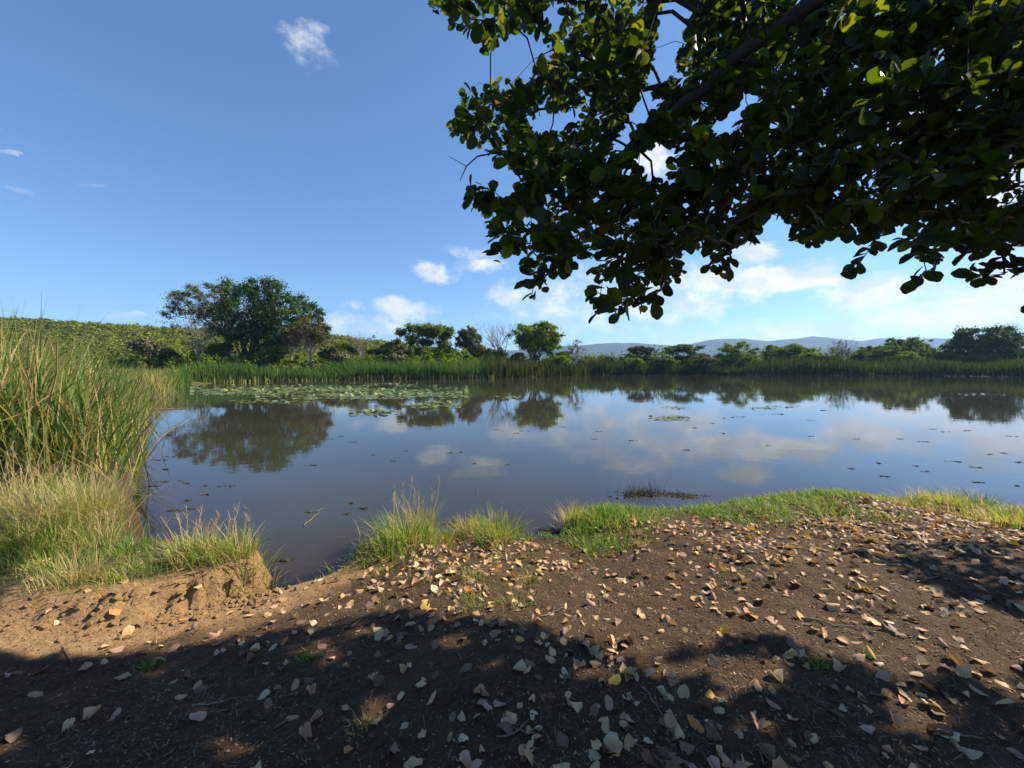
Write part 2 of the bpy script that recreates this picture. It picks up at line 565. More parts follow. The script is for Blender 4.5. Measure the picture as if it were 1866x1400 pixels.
def plain_hill(name, c0, c1, scale):
    m, q, o = mat(name)
    pos = q.new('ShaderNodeNewGeometry').outputs['Position']
    nz = q.noise(pos, scale, 6.0, 0.65)
    p = q.new('ShaderNodeBsdfPrincipled')
    q.l.new(q.ramp(nz, [(0.35, c0), (0.65, c1)]), p.inputs['Base Color'])
    p.inputs['Roughness'].default_value = 1.0
    p.inputs['Specular IOR Level'].default_value = 0.0
    q.l.new(p.outputs[0], o.inputs['Surface'])
    return m


M['hill'] = plain_hill('far hill cover', (0.03, 0.042, 0.022), (0.085, 0.085, 0.05), 0.012)
M['hillside'] = plain_hill('hillside cover', (0.05, 0.065, 0.016), (0.13, 0.14, 0.035), 0.15)

# ------------------------------------------------------------------ the pond outline and the height of the ground
SHORE = [at(*q)[:2] for q in [
    (262, 968, .10), (232, 990, .15), (290, 992, .25), (370, 985, .28), (440, 988, .28), (486, 1004, .28), (482, 1030, .2), (470, 1092, 0), (520, 1079, 0),
    (600, 1047, .02), (652, 1019, .05), (643, 996, .05), (690, 972, .08), (740, 964, .08), (835, 966, .10), (850, 955, .10), (945, 968, .10),
    (950, 980, .05), (1020, 980, .05), (1028, 950, .10), (1040, 925, .15), (1100, 913, .15), (1200, 916, .15), (1300, 911, .15), (1400, 895, .18),
    (1500, 887, .18), (1600, 895, .18), (1700, 900, .15), (1760, 910, .12), (1866, 920, .12)]]
SHORE += [np.array(q) for q in [(11, 6.4), (20, 9), (40, 14), (75, 28), (105, 48), (112, 66)]]
FAR = [(1866, 687), (1700, 685.5), (1500, 684), (1350, 683.5), (1200, 683), (1080, 684), (960, 688), (900, 690), (800, 691), (700, 692), (600, 693),
       (500, 695), (400, 698), (350, 700), (310, 708), (275, 735), (262, 750), (248, 775), (240, 800), (246, 830), (222, 855), (238, 885), (236, 920), (250, 950)]
SHORE += [at(px, py, 0.0)[:2] for px, py in FAR]
BRINK = [at(px, py, .3)[:2] for px, py in [(480, 1018), (472, 1026), (440, 1032), (380, 1047), (330, 1063), (280, 1080), (200, 1098), (100, 1106), (0, 1112), (-300, 1130)]]
BANK = BRINK + [np.array(q) for q in [(-14, 2.6), (-40, 6), (-60, 30), (-40, 48), (-20, 40), (-10, 12), (-4.6, 5.3), (-3.0, 4.2), (-2.32, 3.85)]]
MOUNDS = [(*at(1110, 940, .2)[:2], .45, .07), (*at(1540, 905, .25)[:2], .75, .10), (*at(1400, 915, .25)[:2], .6, .05), (*at(730, 985, .15)[:2], .35, .06),
          (*at(890, 970, .15)[:2], .25, .06), (*at(200, 960, .3)[:2], .5, .10), (*at(90, 980, .3)[:2], .7, .10), (*at(1715, 915, .2)[:2], .35, .06)]


def shore_d(x, y):
    d = seg_dist(x, y, SHORE)
    return np.where(in_poly(x, y, SHORE), -d, d)


def height(x, y):
    x = np.asarray(x, float); y = np.asarray(y, float)
    d = shore_d(x, y)
    near = smooth(40, 12, np.hypot(x, y))
    d = d + near * 0.10 * fbm(x, y, 2.5, 4, 1)
    low = 0.015 + 0.36 * smooth(-0.15, 2.7, d) + 0.05 * smooth(0, .08, d)
    bank = 0.33 * smooth(-0.05, 0.10, d) + 0.06 * smooth(0.1, 1.8, d)
    dl = seg_dist(x, y, BANK)
    dl = np.where(in_poly(x, y, BANK), dl, -dl)
    rough = fbm(x, y, 4.5, 5, 4)
    ridge = np.abs(fbm(x * 1.0, y * .6, 5.0, 3, 23)) * 2
    wd = 0.06 + 0.40 * smooth(-2.4, -3.7, x)
    m = smooth(-1.0, 0.25, (dl + 0.13 * rough - 0.05 * smooth(.22, .02, ridge) + .02) / wd)
    m = np.where((m > .02) & (m < .98), np.clip(m + .35 * fbm(x, y, 14.0, 3, 13), 0, 1), m)
    land = low * (1 - m) + bank * m
    for mx, my, r, h in MOUNDS:
        land = land + h * np.exp(-((x - mx) ** 2 + (y - my) ** 2) / r ** 2)
    bed = -0.02 - 0.10 * smooth(0, .25, -d) - 0.9 * smooth(.1, 2.0, -d)
    z = np.where(d > 0, land, bed)
    z = z + near * (0.050 * fbm(x, y, 1.3, 3, 7) + 0.034 * fbm(x, y, 6.0, 3, 9) + 0.022 * fbm(x, y, 24.0, 2, 11)) * smooth(-0.3, 0.5, d)
    far = 0.5 * smooth(1, 25, d) * smooth(30, 60, np.hypot(x, y)) + 0.6 * fbm(x, y, .05, 3, 2) * smooth(2, 30, d) * smooth(30, 80, np.hypot(x, y))
    return z + far


def axis(lo, hi, step, out_lo, out_hi, gr=1.13):
    a = list(np.arange(lo, hi, step))
    s, v = step, a[-1]
    up = []
    while v < out_hi:
        s *= gr; v += s; up.append(v)
    s, v = step, lo
    dn = []
    while v > out_lo:
        s *= gr; v -= s; dn.append(v)
    return np.array(dn[::-1] + a + up)


def grid_mesh(xs, ys, zf):
    X, Y = np.meshgrid(xs, ys, indexing='xy')
    Z = zf(X, Y)
    nx, ny = len(xs), len(ys)
    i, j = np.meshgrid(np.arange(ny - 1), np.arange(nx - 1), indexing='ij')
    f = np.stack([i * nx + j, i * nx + j + 1, (i + 1) * nx + j + 1, (i + 1) * nx + j], -1).reshape(-1, 4)
    return X, Y, Z, f


xs = axis(-5.2, 6.6, 0.032, -4500, 4500, 1.15)
ys = axis(1.0, 6.9, 0.028, -200, 4500, 1.15)
X, Y, Z, f4 = grid_mesh(xs, ys, height)
D = shore_d(X, Y)
dlB = seg_dist(X, Y, BANK)
inB = in_poly(X, Y, BANK)
sdl = np.where(inB, dlB, -dlB)
gpx, gpy, _ = proj(np.stack([X, Y, Z], -1))
# sand shows along the cut bank, in the gully and along the worn shore; turf on the banks
sand = smooth(0.50, 0.10, np.abs(sdl + 0.12)) * smooth(-1.0, -1.7, X)
sand = np.maximum(sand, smooth(0.85, 0.15, D) * smooth(.2, -.4, X) * smooth(-3.4, -2.2, X) * 0.9)
sand = np.maximum(sand, smooth(0.05, -0.1, D) * 0.85)
sand = np.maximum(sand, np.where(inB, 0, smooth(1.0, .2, D) * smooth(-.3, -1.6, X) * .75))
sand *= smooth(12, 7, np.hypot(X, Y))
green = np.where(inB, smooth(0.05, 0.30, sdl), 0) * smooth(0.05, .2, D)
green = np.maximum(green, smooth(0.75, 0.2, D) * smooth(0.2, 0.9, X) * smooth(0, .04, D) * .8)
green = np.maximum(green, smooth(9, 14, np.hypot(X, Y)) * smooth(-.05, .3, D))
mb = MB()
mb.add(np.stack([X, Y, Z], -1).reshape(-1, 3), f4)
wet = smooth(.085, .025, Z + .03 * fbm(X, Y, 5.0, 3, 44))
ground = mb.build('ground', M['ground'], attrs={'sand': sand, 'green': green, 'wet': wet}, kind='structure')

# pond
wx = axis(-8.0, 9.0, 0.06, -90, 150, 1.25)
wy = axis(2.2, 8.0, 0.05, 0.5, 100, 1.25)
X, Y, Z, f4 = grid_mesh(wx, wy, lambda a, b: a * 0)
dep = np.clip(-height(X, Y), 0, 2)
mb = MB()
mb.add(np.stack([X, Y, Z], -1).reshape(-1, 3), f4)
mb.build('water', M['water'], attrs={'depth': dep}, kind='structure')

# ------------------------------------------------------------------ hillside on the left, blue hills far behind
HP = np.array([(-900, 112), (-300, 104), (0, 84), (130, 78), (280, 66), (430, 60), (600, 52), (700, 42), (800, 30), (900, 14), (980, 2), (1040, -1)], float)


def hill_z(u, Yd):
    return 0.5 + np.interp(u, HP[:, 0], HP[:, 1] + 0.0) / F * 220 * smooth(90, 225, Yd) + 2.5 * fbm(u * .05, Yd * .2, .12, 3, 6) * smooth(95, 140, Yd)


us = np.linspace(-900, 1040, 160)
Ys = np.concatenate([np.linspace(88, 260, 70), np.linspace(268, 520, 20)])
U, YD = np.meshgrid(us, Ys, indexing='xy')
Zh = hill_z(U, YD) - 20 * smooth(260, 520, YD) - 0.9 * smooth(100, 88, YD)
i, j = np.meshgrid(np.arange(len(Ys) - 1), np.arange(len(us) - 1), indexing='ij')
n_ = len(us)
fh = np.stack([i * n_ + j, i * n_ + j + 1, (i + 1) * n_ + j + 1, (i + 1) * n_ + j], -1).reshape(-1, 4)
mb = MB()
mb.add(np.stack([(U - CX) / F * YD, YD, Zh], -1).reshape(-1, 3), fh)
mb.build('hillside', M['hillside'], kind='structure')

RP = np.array([(300, 20), (900, 24), (1000, 29), (1040, 33), (1100, 36), (1150, 37), (1200, 34), (1240, 33), (1290, 42), (1350, 45), (1400, 41), (1440, 44), (1480, 48), (1530, 43),
               (1570, 40), (1600, 44), (1700, 45), (1740, 43), (1800, 40), (1900, 36), (2300, 42), (3000, 30)], float)
us = np.linspace(300, 3000, 420)
Ys = np.linspace(2200, 3500, 60)
U, YD = np.meshgrid(us, Ys, indexing='xy')
pk = (np.interp(U, RP[:, 0], RP[:, 1]) * 1.12) / F * 2700
Zr = pk * np.exp(-((YD - 2700) / 330) ** 2) + 22 * fbm(U * .02, YD * .004, 1.0, 5, 3) * smooth(2200, 2450, YD) * smooth(3500, 3200, YD) - 6
i, j = np.meshgrid(np.arange(len(Ys) - 1), np.arange(len(us) - 1), indexing='ij')
n_ = len(us)
fh = np.stack([i * n_ + j, i * n_ + j + 1, (i + 1) * n_ + j + 1, (i + 1) * n_ + j], -1).reshape(-1, 4)
mb = MB()
mb.add(np.stack([(U - CX) / F * YD, YD, Zr], -1).reshape(-1, 3), fh)
mb.build('distant_hills', M['hill'], kind='structure')

# air between the eye and the hills
hm, q, o = mat('haze air')
pv = q.new('ShaderNodeVolumePrincipled')
pv.inputs['Color'].default_value = (0.38, 0.62, 1.0, 1)
pv.inputs['Density'].default_value = 0.00017
pv.inputs['Anisotropy'].default_value = 0.25
q.l.new(pv.outputs[0], o.inputs['Volume'])
mb = MB()
bx = np.array([(-5600, -260), (5600, -260), (5600, 5700), (-5600, 5700)], float)
v = [(x, y, -3.0) for x, y in bx] + [(x, y, 215.0) for x, y in bx]
mb.add(v, [(3, 2, 1, 0), (4, 5, 6, 7), (0, 1, 5, 4), (1, 2, 6, 5), (2, 3, 7, 6), (3, 0, 4, 7)])
mb.build('haze', hm, shade=False, kind='stuff')

# ------------------------------------------------------------------ trees of the far shore
QV = np.array([(-.5, -.5, 0), (.5, -.35, .12), (.4, .5, 0), (-.35, .55, -.1)], float)
QF = np.array([(0, 1, 2, 3)])


def cards(mb, c, rad, n, size, tone, rg, flat=0.25, up=0.5):
    """leaf clumps spread through an ellipsoid at c with radii rad"""
    d = unit(rg.normal(size=(n, 3)))
    r = np.abs(rg.normal(0, .5, n))
    r = np.where(r > 1.0, rg.random(n) * .9, r) + .08
    p = c + d * r[:, None] * rad
    nrm = unit(d * 0.8 + rg.normal(0, .55, (n, 3)) + np.array([0, 0, up]))
    fw = unit(np.cross(nrm, rg.normal(size=(n, 3))))
    Mx = frames(fw, nrm)
    sz = size * rg.uniform(.55, 1.3, n)
    scatter(mb, QV, QF, Mx, p, np.stack([sz, sz, sz], -1), np.clip(tone + rg.normal(0, .13, n), 0, 1))


def limb_path(a, b, rg, n=5, sag=0.12, jit=0.05):
    a, b = np.asarray(a, float), np.asarray(b, float)
    L = np.linalg.norm(b - a)
    t = np.linspace(0, 1, n)[:, None]
    p = a + (b - a) * t
    p[:, 2] += sag * L * np.sin(t[:, 0] * math.pi)
    p[1:-1] += rg.normal(0, jit * L / n * 2, (n - 2, 3))
    return p


def twiggy(mb, a, d, L, r, lev, rg, spread=0.7, upb=0.15, sides=4):
    """bare branching"""
    n = 4
    p = [np.asarray(a, float)]
    d = unit(np.asarray(d, float))
    for k in range(n):
        d = unit(d + rg.normal(0, .16, 3) + np.array([0, 0, upb * .3]))
        p.append(p[-1] + d * L / n)
    tube(mb, p, np.linspace(r, r * .55, n + 1), sides if lev > 1 else 3, 0.5)
    if lev <= 0:
        return
    for k in range(3 if lev > 1 else 4):
        t = rg.uniform(.4, 1.0)
        q = p[min(int(t * n) + 1, n)]
        dd = unit(d + rg.normal(0, spread, 3) + np.array([0, 0, upb]))
        twiggy(mb, q, dd, L * rg.uniform(.55, .78), r * .5, lev - 1, rg, spread, upb, sides)


def tree(name, label, px0, px1, ytop, ybase, Yd, style, fol, bark, seed, cat='tree', group=None, trunk_px=None, n=1.0, crown_low=0.35, trunk_r=None):
    rg = np.random.default_rng(seed)
    tp = trunk_px if trunk_px is not None else (px0 + px1) / 2
    base = at_y(tp, HOR, Yd)
    base[2] = float(height(base[0], base[1]))
    if Yd > 90 and tp < 1040:
        base[2] = max(base[2], float(hill_z(tp, Yd)))
    top = at_y(tp, ytop, Yd)[2]
    H = top - base[2]
    wx0, wx1 = at_y(px0, HOR, Yd)[0], at_y(px1, HOR, Yd)[0]
    cxw, hw = (wx0 + wx1) / 2, (wx1 - wx0) / 2
    e = empty(name, base, label, cat, group)
    tr = MB()
    cr = MB()
    r0 = trunk_r or H * 0.022
    low = base[2] + H * crown_low
    ccz = (top + low) / 2
    hz = (top - low) / 2
    fork = np.array([base[0] + rg.normal(0, .02 * H), base[1], base[2] + H * crown_low * .75])
    if style != 'bush':
        tube(tr, [base - (0, 0, .3), base + (fork - base) * .15, base + (fork - base) * .5 + rg.normal(0, .012 * H, 3), fork], [r0 * 1.5, r0 * 1.1, r0, r0 * .85], 9)
    if style in ('round', 'sparse', 'bush'):
        cc = np.array([cxw, base[1], ccz])
        prim = {'round': 22, 'sparse': 15, 'bush': 7}[style]
        nsub = {'round': 8, 'sparse': 7, 'bush': 5}[style]
        for k in range(prim):
            a = k * 2.399 + rg.normal(0, .2)
            el = math.asin(float(np.clip(.98 - 1.62 * (k + .3) / prim + rg.normal(0, .06), -.8, .98)))
            rr = rg.uniform(.55, .80) if style != 'bush' else rg.uniform(.35, .6)
            c = cc + rr * np.array([hw * math.cos(a) * math.cos(el), hw * .85 * math.sin(a) * math.cos(el), hz * math.sin(el) * 1.15])
            if style != 'bush':
                tube(tr, limb_path(fork - (0, 0, H * .04 * (k % 3)), c, rg, 6, .10, .10), np.linspace(r0 * .42, r0 * .12, 6), 6)
            ltone = rg.uniform(.25, .7)
            for q in range(nsub):
                d = unit(rg.normal(size=3) + np.array([0, 0, .15]))
                c2 = c + d * np.array([hw, hw * .9, hz]) * (rg.uniform(.18, .34) if q else 0)
                c2[2] = min(c2[2], top - .10 * hz)
                lr = rg.uniform(.12, .23) * np.array([hw, hw * .95, hz * 1.05])
                if style == 'bush':
                    lr = lr * 1.5
                elif q:
                    tube(tr, limb_path(c, c2, rg, 4, .04), np.linspace(r0 * .12, r0 * .03, 4), 3)
                nn = int(n * (120 if style == 'round' else 90 if style == 'sparse' else 110))
                cards(cr, c2, lr, nn, (.17 if style == 'sparse' else max(.006 * H + .14, .22)) if style != 'bush' else .24, ltone + rg.uniform(-.15, .15), rg)
        cards(cr, cc - (0, 0, hz * .1), np.array([hw, hw * .9, hz]) * .86, int(n * (3000 if style == 'round' else 1800 if style == 'sparse' else 700)), .18 if style == 'sparse' else .25, .45, rg)
        if style == 'sparse':
            for k in range(8):
                a = k * .785
                d = np.array([math.cos(a) * hw, math.sin(a) * hw * .8, hz * rg.uniform(.8, 1.7)])
                twiggy(tr, fork, d, np.linalg.norm(d) * .5, r0 * .32, 3, rg, .55, .2)
    elif style == 'umbrella':
        for k in range(40):
            a = rg.random() * 2 * math.pi
            rr = math.sqrt(rg.random()) * .85
            lev = rg.choice([1.0, 1.0, .8, .55, .2])
            c = np.array([cxw + hw * rr * math.cos(a), base[1] + hw * .8 * rr * math.sin(a), top - hz * (.22 + 1.5 * (1 - lev)) - hz * .45 * rr ** 2])
            lr = np.array([hw * .26, hw * .26, hz * .27])
            tube(tr, limb_path(fork, c - (0, 0, hz * .1), rg, 5, .02), np.linspace(r0 * (.4 if k < 7 else .14), r0 * .05, 5), 4)
            cards(cr, c, lr, int(170 * n), .28, rg.uniform(.3, .7), rg, up=.9)
    elif style == 'bare':
        for k in range(9):
            a = k / 9 * 2 * math.pi + rg.normal(0, .2)
            s_ = rg.uniform(.15, .9)
            d = np.array([math.cos(a) * hw * s_, math.sin(a) * hw * .8 * s_, (top - fork[2]) * rg.uniform(.75, 1)])
            twiggy(tr, fork, d, np.linalg.norm(d) * .5, r0 * .42, 3, rg, .55, .2)
        if n > 0:
            for k in range(14):
                c = np.array([cxw, base[1], ccz]) + rg.normal(0, .42, 3) * np.array([hw, hw, hz])
                cards(cr, c, np.array([hw, hw, hz]) * .28, int(60 * n), .2, .5, rg)
    if tr.n:
        tr.build('trunk', bark, e)
    if cr.n:
        cr.build('crown', fol, e, shade=False, kind='stuff')
    return e


T = [
    # name, label, px0, px1, ytop, ybase, Y, style, foliage, bark, options
    ('broad_tree', 'largest tree, broad and dark green, towering over the left of the far shore', 392, 592, 511, 660, 74, 'round', 'tree_dark', 'bark_dark', dict(trunk_px=457, n=1.6, crown_low=.10, trunk_r=.5)),
    ('thorn_tree', 'tall greyish half-leafless tree growing against the left flank of the largest dark tree', 310, 445, 517, 660, 79, 'sparse', 'tree_thorn', 'bark_dark', dict(trunk_px=424, n=1.5, crown_low=.45)),
    ('thorn_tree', 'low flat-topped leafless pale tree in front of the left side of the largest tree', 300, 400, 580, 658, 66, 'bare', 'tree_grey', 'bark_pale', dict(trunk_px=362, n=.5, crown_low=.4)),
    ('pale_tree', 'thin pale-trunked tree with sparse olive leaves just right of the largest tree', 530, 606, 570, 660, 67, 'sparse', 'tree_olive', 'bark_pale', dict(trunk_px=564, n=.8, crown_low=.35, trunk_r=.14)),
    ('pale_tree', 'slim second tree with yellowish trunk beneath the right edge of the largest crown', 505, 556, 590, 660, 69, 'sparse', 'tree_olive', 'bark_pale', dict(n=.6, crown_low=.4, trunk_r=.12)),
    ('pale_tree', 'small grey leafless tree standing in the scrub left of the umbrella tree', 628, 690, 604, 662, 70, 'bare', 'tree_grey', 'bark_pale', dict(n=.5, crown_low=.3, trunk_r=.12)),
    ('umbrella_tree', 'green umbrella-shaped acacia at the middle of the far shore', 722, 832, 586, 664, 74, 'umbrella', 'tree_mid', 'bark_dark', dict(trunk_px=775, n=2.2, crown_low=.18)),
    ('thorn_tree', 'narrow brownish acacia between the green umbrella tree and the tall bare tree', 826, 882, 593, 664, 77, 'sparse', 'tree_thorn', 'bark_dark', dict(n=1.0, crown_low=.35)),
    ('bare_tree', 'tall leafless grey tree between two leafy trees on the far shore', 868, 942, 577, 664, 74, 'bare', 'tree_grey', 'bark_grey', dict(trunk_px=905, n=0, crown_low=.28, trunk_r=.22)),
    ('leafy_tree', 'bright green rounded tree with dark forked trunk, right of the tall bare tree', 930, 1030, 588, 668, 73, 'round', 'tree_bright', 'bark_dark', dict(trunk_px=972, n=.9, crown_low=.32, trunk_r=.26)),
    ('bare_tree', 'small purplish bare tree standing alone right of the bright green tree', 1022, 1066, 616, 668, 76, 'bare', 'tree_grey', 'bark_grey', dict(n=.3, crown_low=.4, trunk_r=.15)),
    ('shrub', 'small rounded dark bush above the reeds below the blue hills', 1086, 1124, 647, 672, 82, 'bush', 'tree_dark', 'bark_dark', dict()),
    ('umbrella_tree', 'pale thin flat-topped acacia seen against the hills behind the reeds', 1140, 1194, 630, 672, 86, 'umbrella', 'tree_olive', 'bark_grey', dict(n=.8, crown_low=.4)),
    ('umbrella_tree', 'wide flat dark acacia left of the leafy bush on the far shore', 1208, 1292, 627, 672, 88, 'umbrella', 'tree_dark', 'bark_dark', dict(trunk_px=1250, n=1.0, crown_low=.35)),
    ('leafy_tree', 'bright leafy small tree left of the low spreading bush', 1302, 1382, 622, 672, 84, 'sparse', 'tree_bright', 'bark_dark', dict(n=1.1, crown_low=.12)),
    ('leafy_tree', 'low spreading green tree below the highest point of the blue hills', 1388, 1478, 627, 672, 86, 'round', 'tree_mid', 'bark_dark', dict(n=.6, crown_low=.12)),
    ('shrub', 'yellow-green rounded shrub in front of the low spreading tree', 1432, 1506, 636, 672, 82, 'bush', 'tree_bright', 'bark_dark', dict()),
    ('bare_tree', 'bare brown tree between two leafy clumps on the right far shore', 1505, 1560, 621, 676, 82, 'bare', 'tree_grey', 'bark_grey', dict(n=.7, crown_low=.3, trunk_r=.2)),
    ('leafy_tree', 'dull green tree right of the bare brown tree', 1552, 1640, 630, 674, 84, 'round', 'tree_mid', 'bark_dark', dict(n=.6, crown_low=.1)),
    ('leafy_tree', 'rounded dark tree with sunlit yellow-green right side, fourth clump from the right edge', 1608, 1696, 615, 674, 86, 'round', 'tree_mid', 'bark_dark', dict(n=.7, crown_low=.1)),
    ('shrub', 'yellow-green shrub below the rounded dark tree', 1620, 1680, 640, 674, 81, 'bush', 'tree_bright', 'bark_dark', dict()),
    ('shrub', 'soft olive shrub left of the biggest dark tree on the right', 1692, 1752, 640, 674, 82, 'bush', 'tree_olive', 'bark_dark', dict()),
    ('broad_tree', 'biggest dark domed tree at the right end of the far shore', 1732, 1846, 596, 676, 80, 'round', 'tree_dark', 'bark_dark', dict(n=1.0, crown_low=.1, trunk_r=.3)),
    ('shrub', 'pale grassy rounded shrub at the foot of the biggest dark tree on the right', 1755, 1812, 643, 676, 77, 'bush', 'tree_olive', 'bark_dark', dict()),
    ('bare_tree', 'leafless brownish tree at the right edge beside the dark domed tree', 1818, 1895, 586, 676, 82, 'bare', 'tree_grey', 'bark_grey', dict(n=1.0, crown_low=.3, trunk_r=.25)),
    ('shrub', 'dark shrub at the right edge below the leafless tree', 1828, 1900, 634, 678, 79, 'bush', 'tree_dark', 'bark_dark', dict()),
]
for k, (nm, lb, a, b, yt, yb, Yd, sty, fo, ba, kw) in enumerate(T):
    tree(nm, lb, a, b, yt, yb, Yd, sty, M[fo], M[ba], 100 + k, 'shrub' if nm == 'shrub' else 'tree', **kw)

SH = [
    ('grey-brown twiggy bush at the foot of the left hillside', 232, 300, 612, 62, 'tree_grey'),
    ('dark green bush in the shade left of the leafless flat-topped tree', 268, 330, 632, 66, 'tree_dark'),
    ('bright green bush between the leafless flat-topped tree and the big trunk', 372, 430, 622, 72, 'tree_bright'),
    ('green bush right beside the trunk of the largest tree', 470, 530, 630, 68, 'tree_mid'),
    ('olive bush below the thin pale-trunked tree', 572, 634, 628, 68, 'tree_olive'),
    ('reddish brown bush left of the small grey leafless tree', 602, 650, 640, 64, 'tree_grey'),
    ('dull green bush right of the small grey leafless tree', 672, 730, 625, 72, 'tree_mid'),
    ('brown dry bush left of the umbrella tree trunk', 700, 745, 640, 66, 'tree_grey'),
    ('yellow-green bush under the narrow brownish acacia', 806, 868, 636, 70, 'tree_bright'),
    ('dark bush at the foot of the tall bare tree', 868, 934, 640, 70, 'tree_dark'),
    ('green bush between the tall bare tree and the bright green tree', 925, 966, 640, 69, 'tree_mid'),
    ('yellow-green bush right of the forked dark trunk', 990, 1046, 645, 72, 'tree_bright'),
    ('broad mid-green bush filling the gap behind the narrow brownish acacia', 836, 906, 624, 80, 'tree_mid'),
    ('yellowish bush left of the narrow brownish acacia', 778, 842, 628, 76, 'tree_bright'),
    ('grey-green bush between the tall bare tree and its left neighbour', 880, 930, 632, 78, 'tree_olive'),
    ('tall olive bush left of the umbrella tree', 690, 748, 616, 80, 'tree_olive'),
    ('bright bush behind the small grey leafless tree', 610, 680, 614, 82, 'tree_bright'),
    ('low green bush left of the small purplish bare tree', 1000, 1052, 640, 80, 'tree_mid'),
    ('light green bush below the thin flat-topped acacia', 1128, 1180, 650, 80, 'tree_bright'),
    ('dark green bush below the wide flat acacia', 1180, 1240, 648, 82, 'tree_mid'),
    ('light olive bush right below the wide flat acacia', 1250, 1312, 646, 80, 'tree_olive'),
    ('dark bush at the foot of the bare brown tree', 1480, 1536, 646, 80, 'tree_dark'),
]
for k, (lb, a, b, yt, Yd, fo) in enumerate(SH):
    tree('shrub', lb, a, b, yt, 670, Yd, 'bush', M[fo], M['bark_dark'], 300 + k, 'shrub', group='bushes along the far shore')

# woodland that covers the hillside, and scrub behind the far shore
rg = np.random.default_rng(41)
mb = MB()
N = 6500
u = rg.uniform(-420, 1010, N)
yd = 92 + 150 * rg.random(N) ** 1.15
keep = np.interp(u, HP[:, 0], HP[:, 1]) > 6
u, yd = u[keep], yd[keep]
for uu, yy in zip(u, yd):
    x = (uu - CX) / F * yy
    s = rg.uniform(1.1, 2.4)
    c = np.array([x, yy, float(hill_z(uu, yy)) + s * .45])
    cards(mb, c, np.array([s, s, s * .9]), 32, .36 + .0024 * yy, rg.uniform(.3, .7), rg, up=1.2)
mb.build('hillside_woodland', M['wood_hill'], shade=False, kind='stuff')
for name_, mat_, ua, ub, ya, yb, num, sa, sb in [('scrub', 'tree_mid', 1050, 2150, 82, 112, 380, 1.9, 3.3), ('dark_scrub', 'tree_dark', 1050, 2150, 80, 96, 180, 1.2, 2.4),
                                                 ('hill_foot_scrub', 'tree_mid', 200, 1060, 62, 96, 330, 1.1, 2.3), ('dry_scrub', 'tree_olive', 200, 1060, 58, 90, 170, .9, 1.7), ('bright_scrub', 'tree_bright', 200, 1060, 64, 92, 170, 1.2, 2.3)]:
    mb = MB()
    for k in range(num):
        yy = rg.uniform(ya, yb)
        uu = rg.uniform(ua, ub)
        x = (uu - CX) / F * yy
        s = rg.uniform(sa, sb) * (.85 if yy < 70 else 1)
        if float(shore_d(x, yy)) < 3.5:
            continue
        c = np.array([x, yy, float(max(height(x, yy), hill_z(uu, yy) if uu < 1000 and yy > 92 else -1)) + s * .6])
        for sub in range(3):
            cc = c + rg.normal(0, .35, 3) * s
            cards(mb, cc, np.array([s * .75, s * .7, s * .75]), 44, .34, rg.uniform(.15, .75), rg, up=.7)
    mb.build(name_, M[mat_], shade=False, kind='stuff')

# ------------------------------------------------------------------ reeds
rg = np.random.default_rng(51)


def far_reeds(pxa, pxb, n, depth, hgt, wid, matname, name, tone_mu, dry=.12, dense_noise=.35):
    mb = MB()
    fx = [p[0] for p in FAR][::-1]
    fy = [p[1] for p in FAR][::-1]
    uu = rg.uniform(pxa, pxb, n)
    yy = np.interp(uu, fx[9:], fy[9:])
    t = (0.0 - CAMZ) / np.array([ray(a, b)[2] for a, b in zip(uu, yy)])
    d1 = np.array([ray(a, b)[1] for a, b in zip(uu, yy)]) * t
    Yd = d1 - .3 + depth * rg.random(n) ** 1.3
    x = (uu - CX) / F * Yd
    keep = rg.random(n) < np.clip(.72 + dense_noise * 4 * fbm(x, Yd, .16, 3, 3), .06, 1)
    x, Yd = x[keep], Yd[keep]
    m = len(x)
    z = np.maximum(height(x, Yd), -.1)
    hh = hgt * (1 + 1.5 * fbm(x, Yd, .15, 4, 8)) * rg.uniform(.6, 1.12, m)
    tone = np.clip(tone_mu + rg.normal(0, .16, m) + .5 * fbm(x, Yd, .12, 2, 12), 0, .82)
    short = rg.random(m) < dry
    tone[short] = rg.uniform(.88, 1, short.sum())
    hh[short] *= .38
    Yd[short] -= rg.random(short.sum()) * .5
    blades(mb, np.stack([x, Yd, z], -1), hh, wid * rg.uniform(.6, 1.4, m), np.abs(rg.normal(0, .10, m)), np.abs(rg.normal(0, .16, m)), tone, 3, rg=rg)
    return mb.build(name, M[matname], shade=False, kind='stuff')


far_reeds(330, 900, 16000, 5.0, 1.9, .075, 'far_reed', 'green_reed_bed', .45, .24)
far_reeds(880, 1990, 17000, 7.0, 2.5, .16, 'dark_reed', 'dark_reed_bed', .45, .03, .2)

# the cattail stand on the left bank: clumps, each a thing
CL = []
kk = 0
rg = np.random.default_rng(61)
for row, (y0, cnt, spread) in enumerate([(5.9, 5, .9), (6.9, 5, 1.0), (8.2, 6, 1.2), (9.8, 6, 1.4), (11.8, 6, 1.6), (14.5, 6, 2.0), (18, 6, 2.6), (23, 6, 3.2)]):
    for c in range(cnt):
        yy = y0 + rg.normal(0, .25)
        # distance in from the waterline at this depth
        xx = np.linspace(-60, -2, 500)
        dd = shore_d(xx, np.full(500, yy))
        land = xx[(dd < 0.05)]
        edge = land[0] if len(land) else -6
        CL.append((edge - (.55 if row < 4 else .35) - c * spread * .62 + rg.normal(0, .1), yy, spread * .55, row, c))
ROWN = ['nearest row', 'second row', 'third row', 'fourth row', 'middle rows', 'rear rows', 'far end', 'marshy far point']
COLN = ['leaning over the water', 'just behind the waterline', 'in mid stand', 'towards the left', 'far left', 'deepest left']
LOOK = ['with mixed green blades', 'with many straw stalks', 'with fresh arching blades']
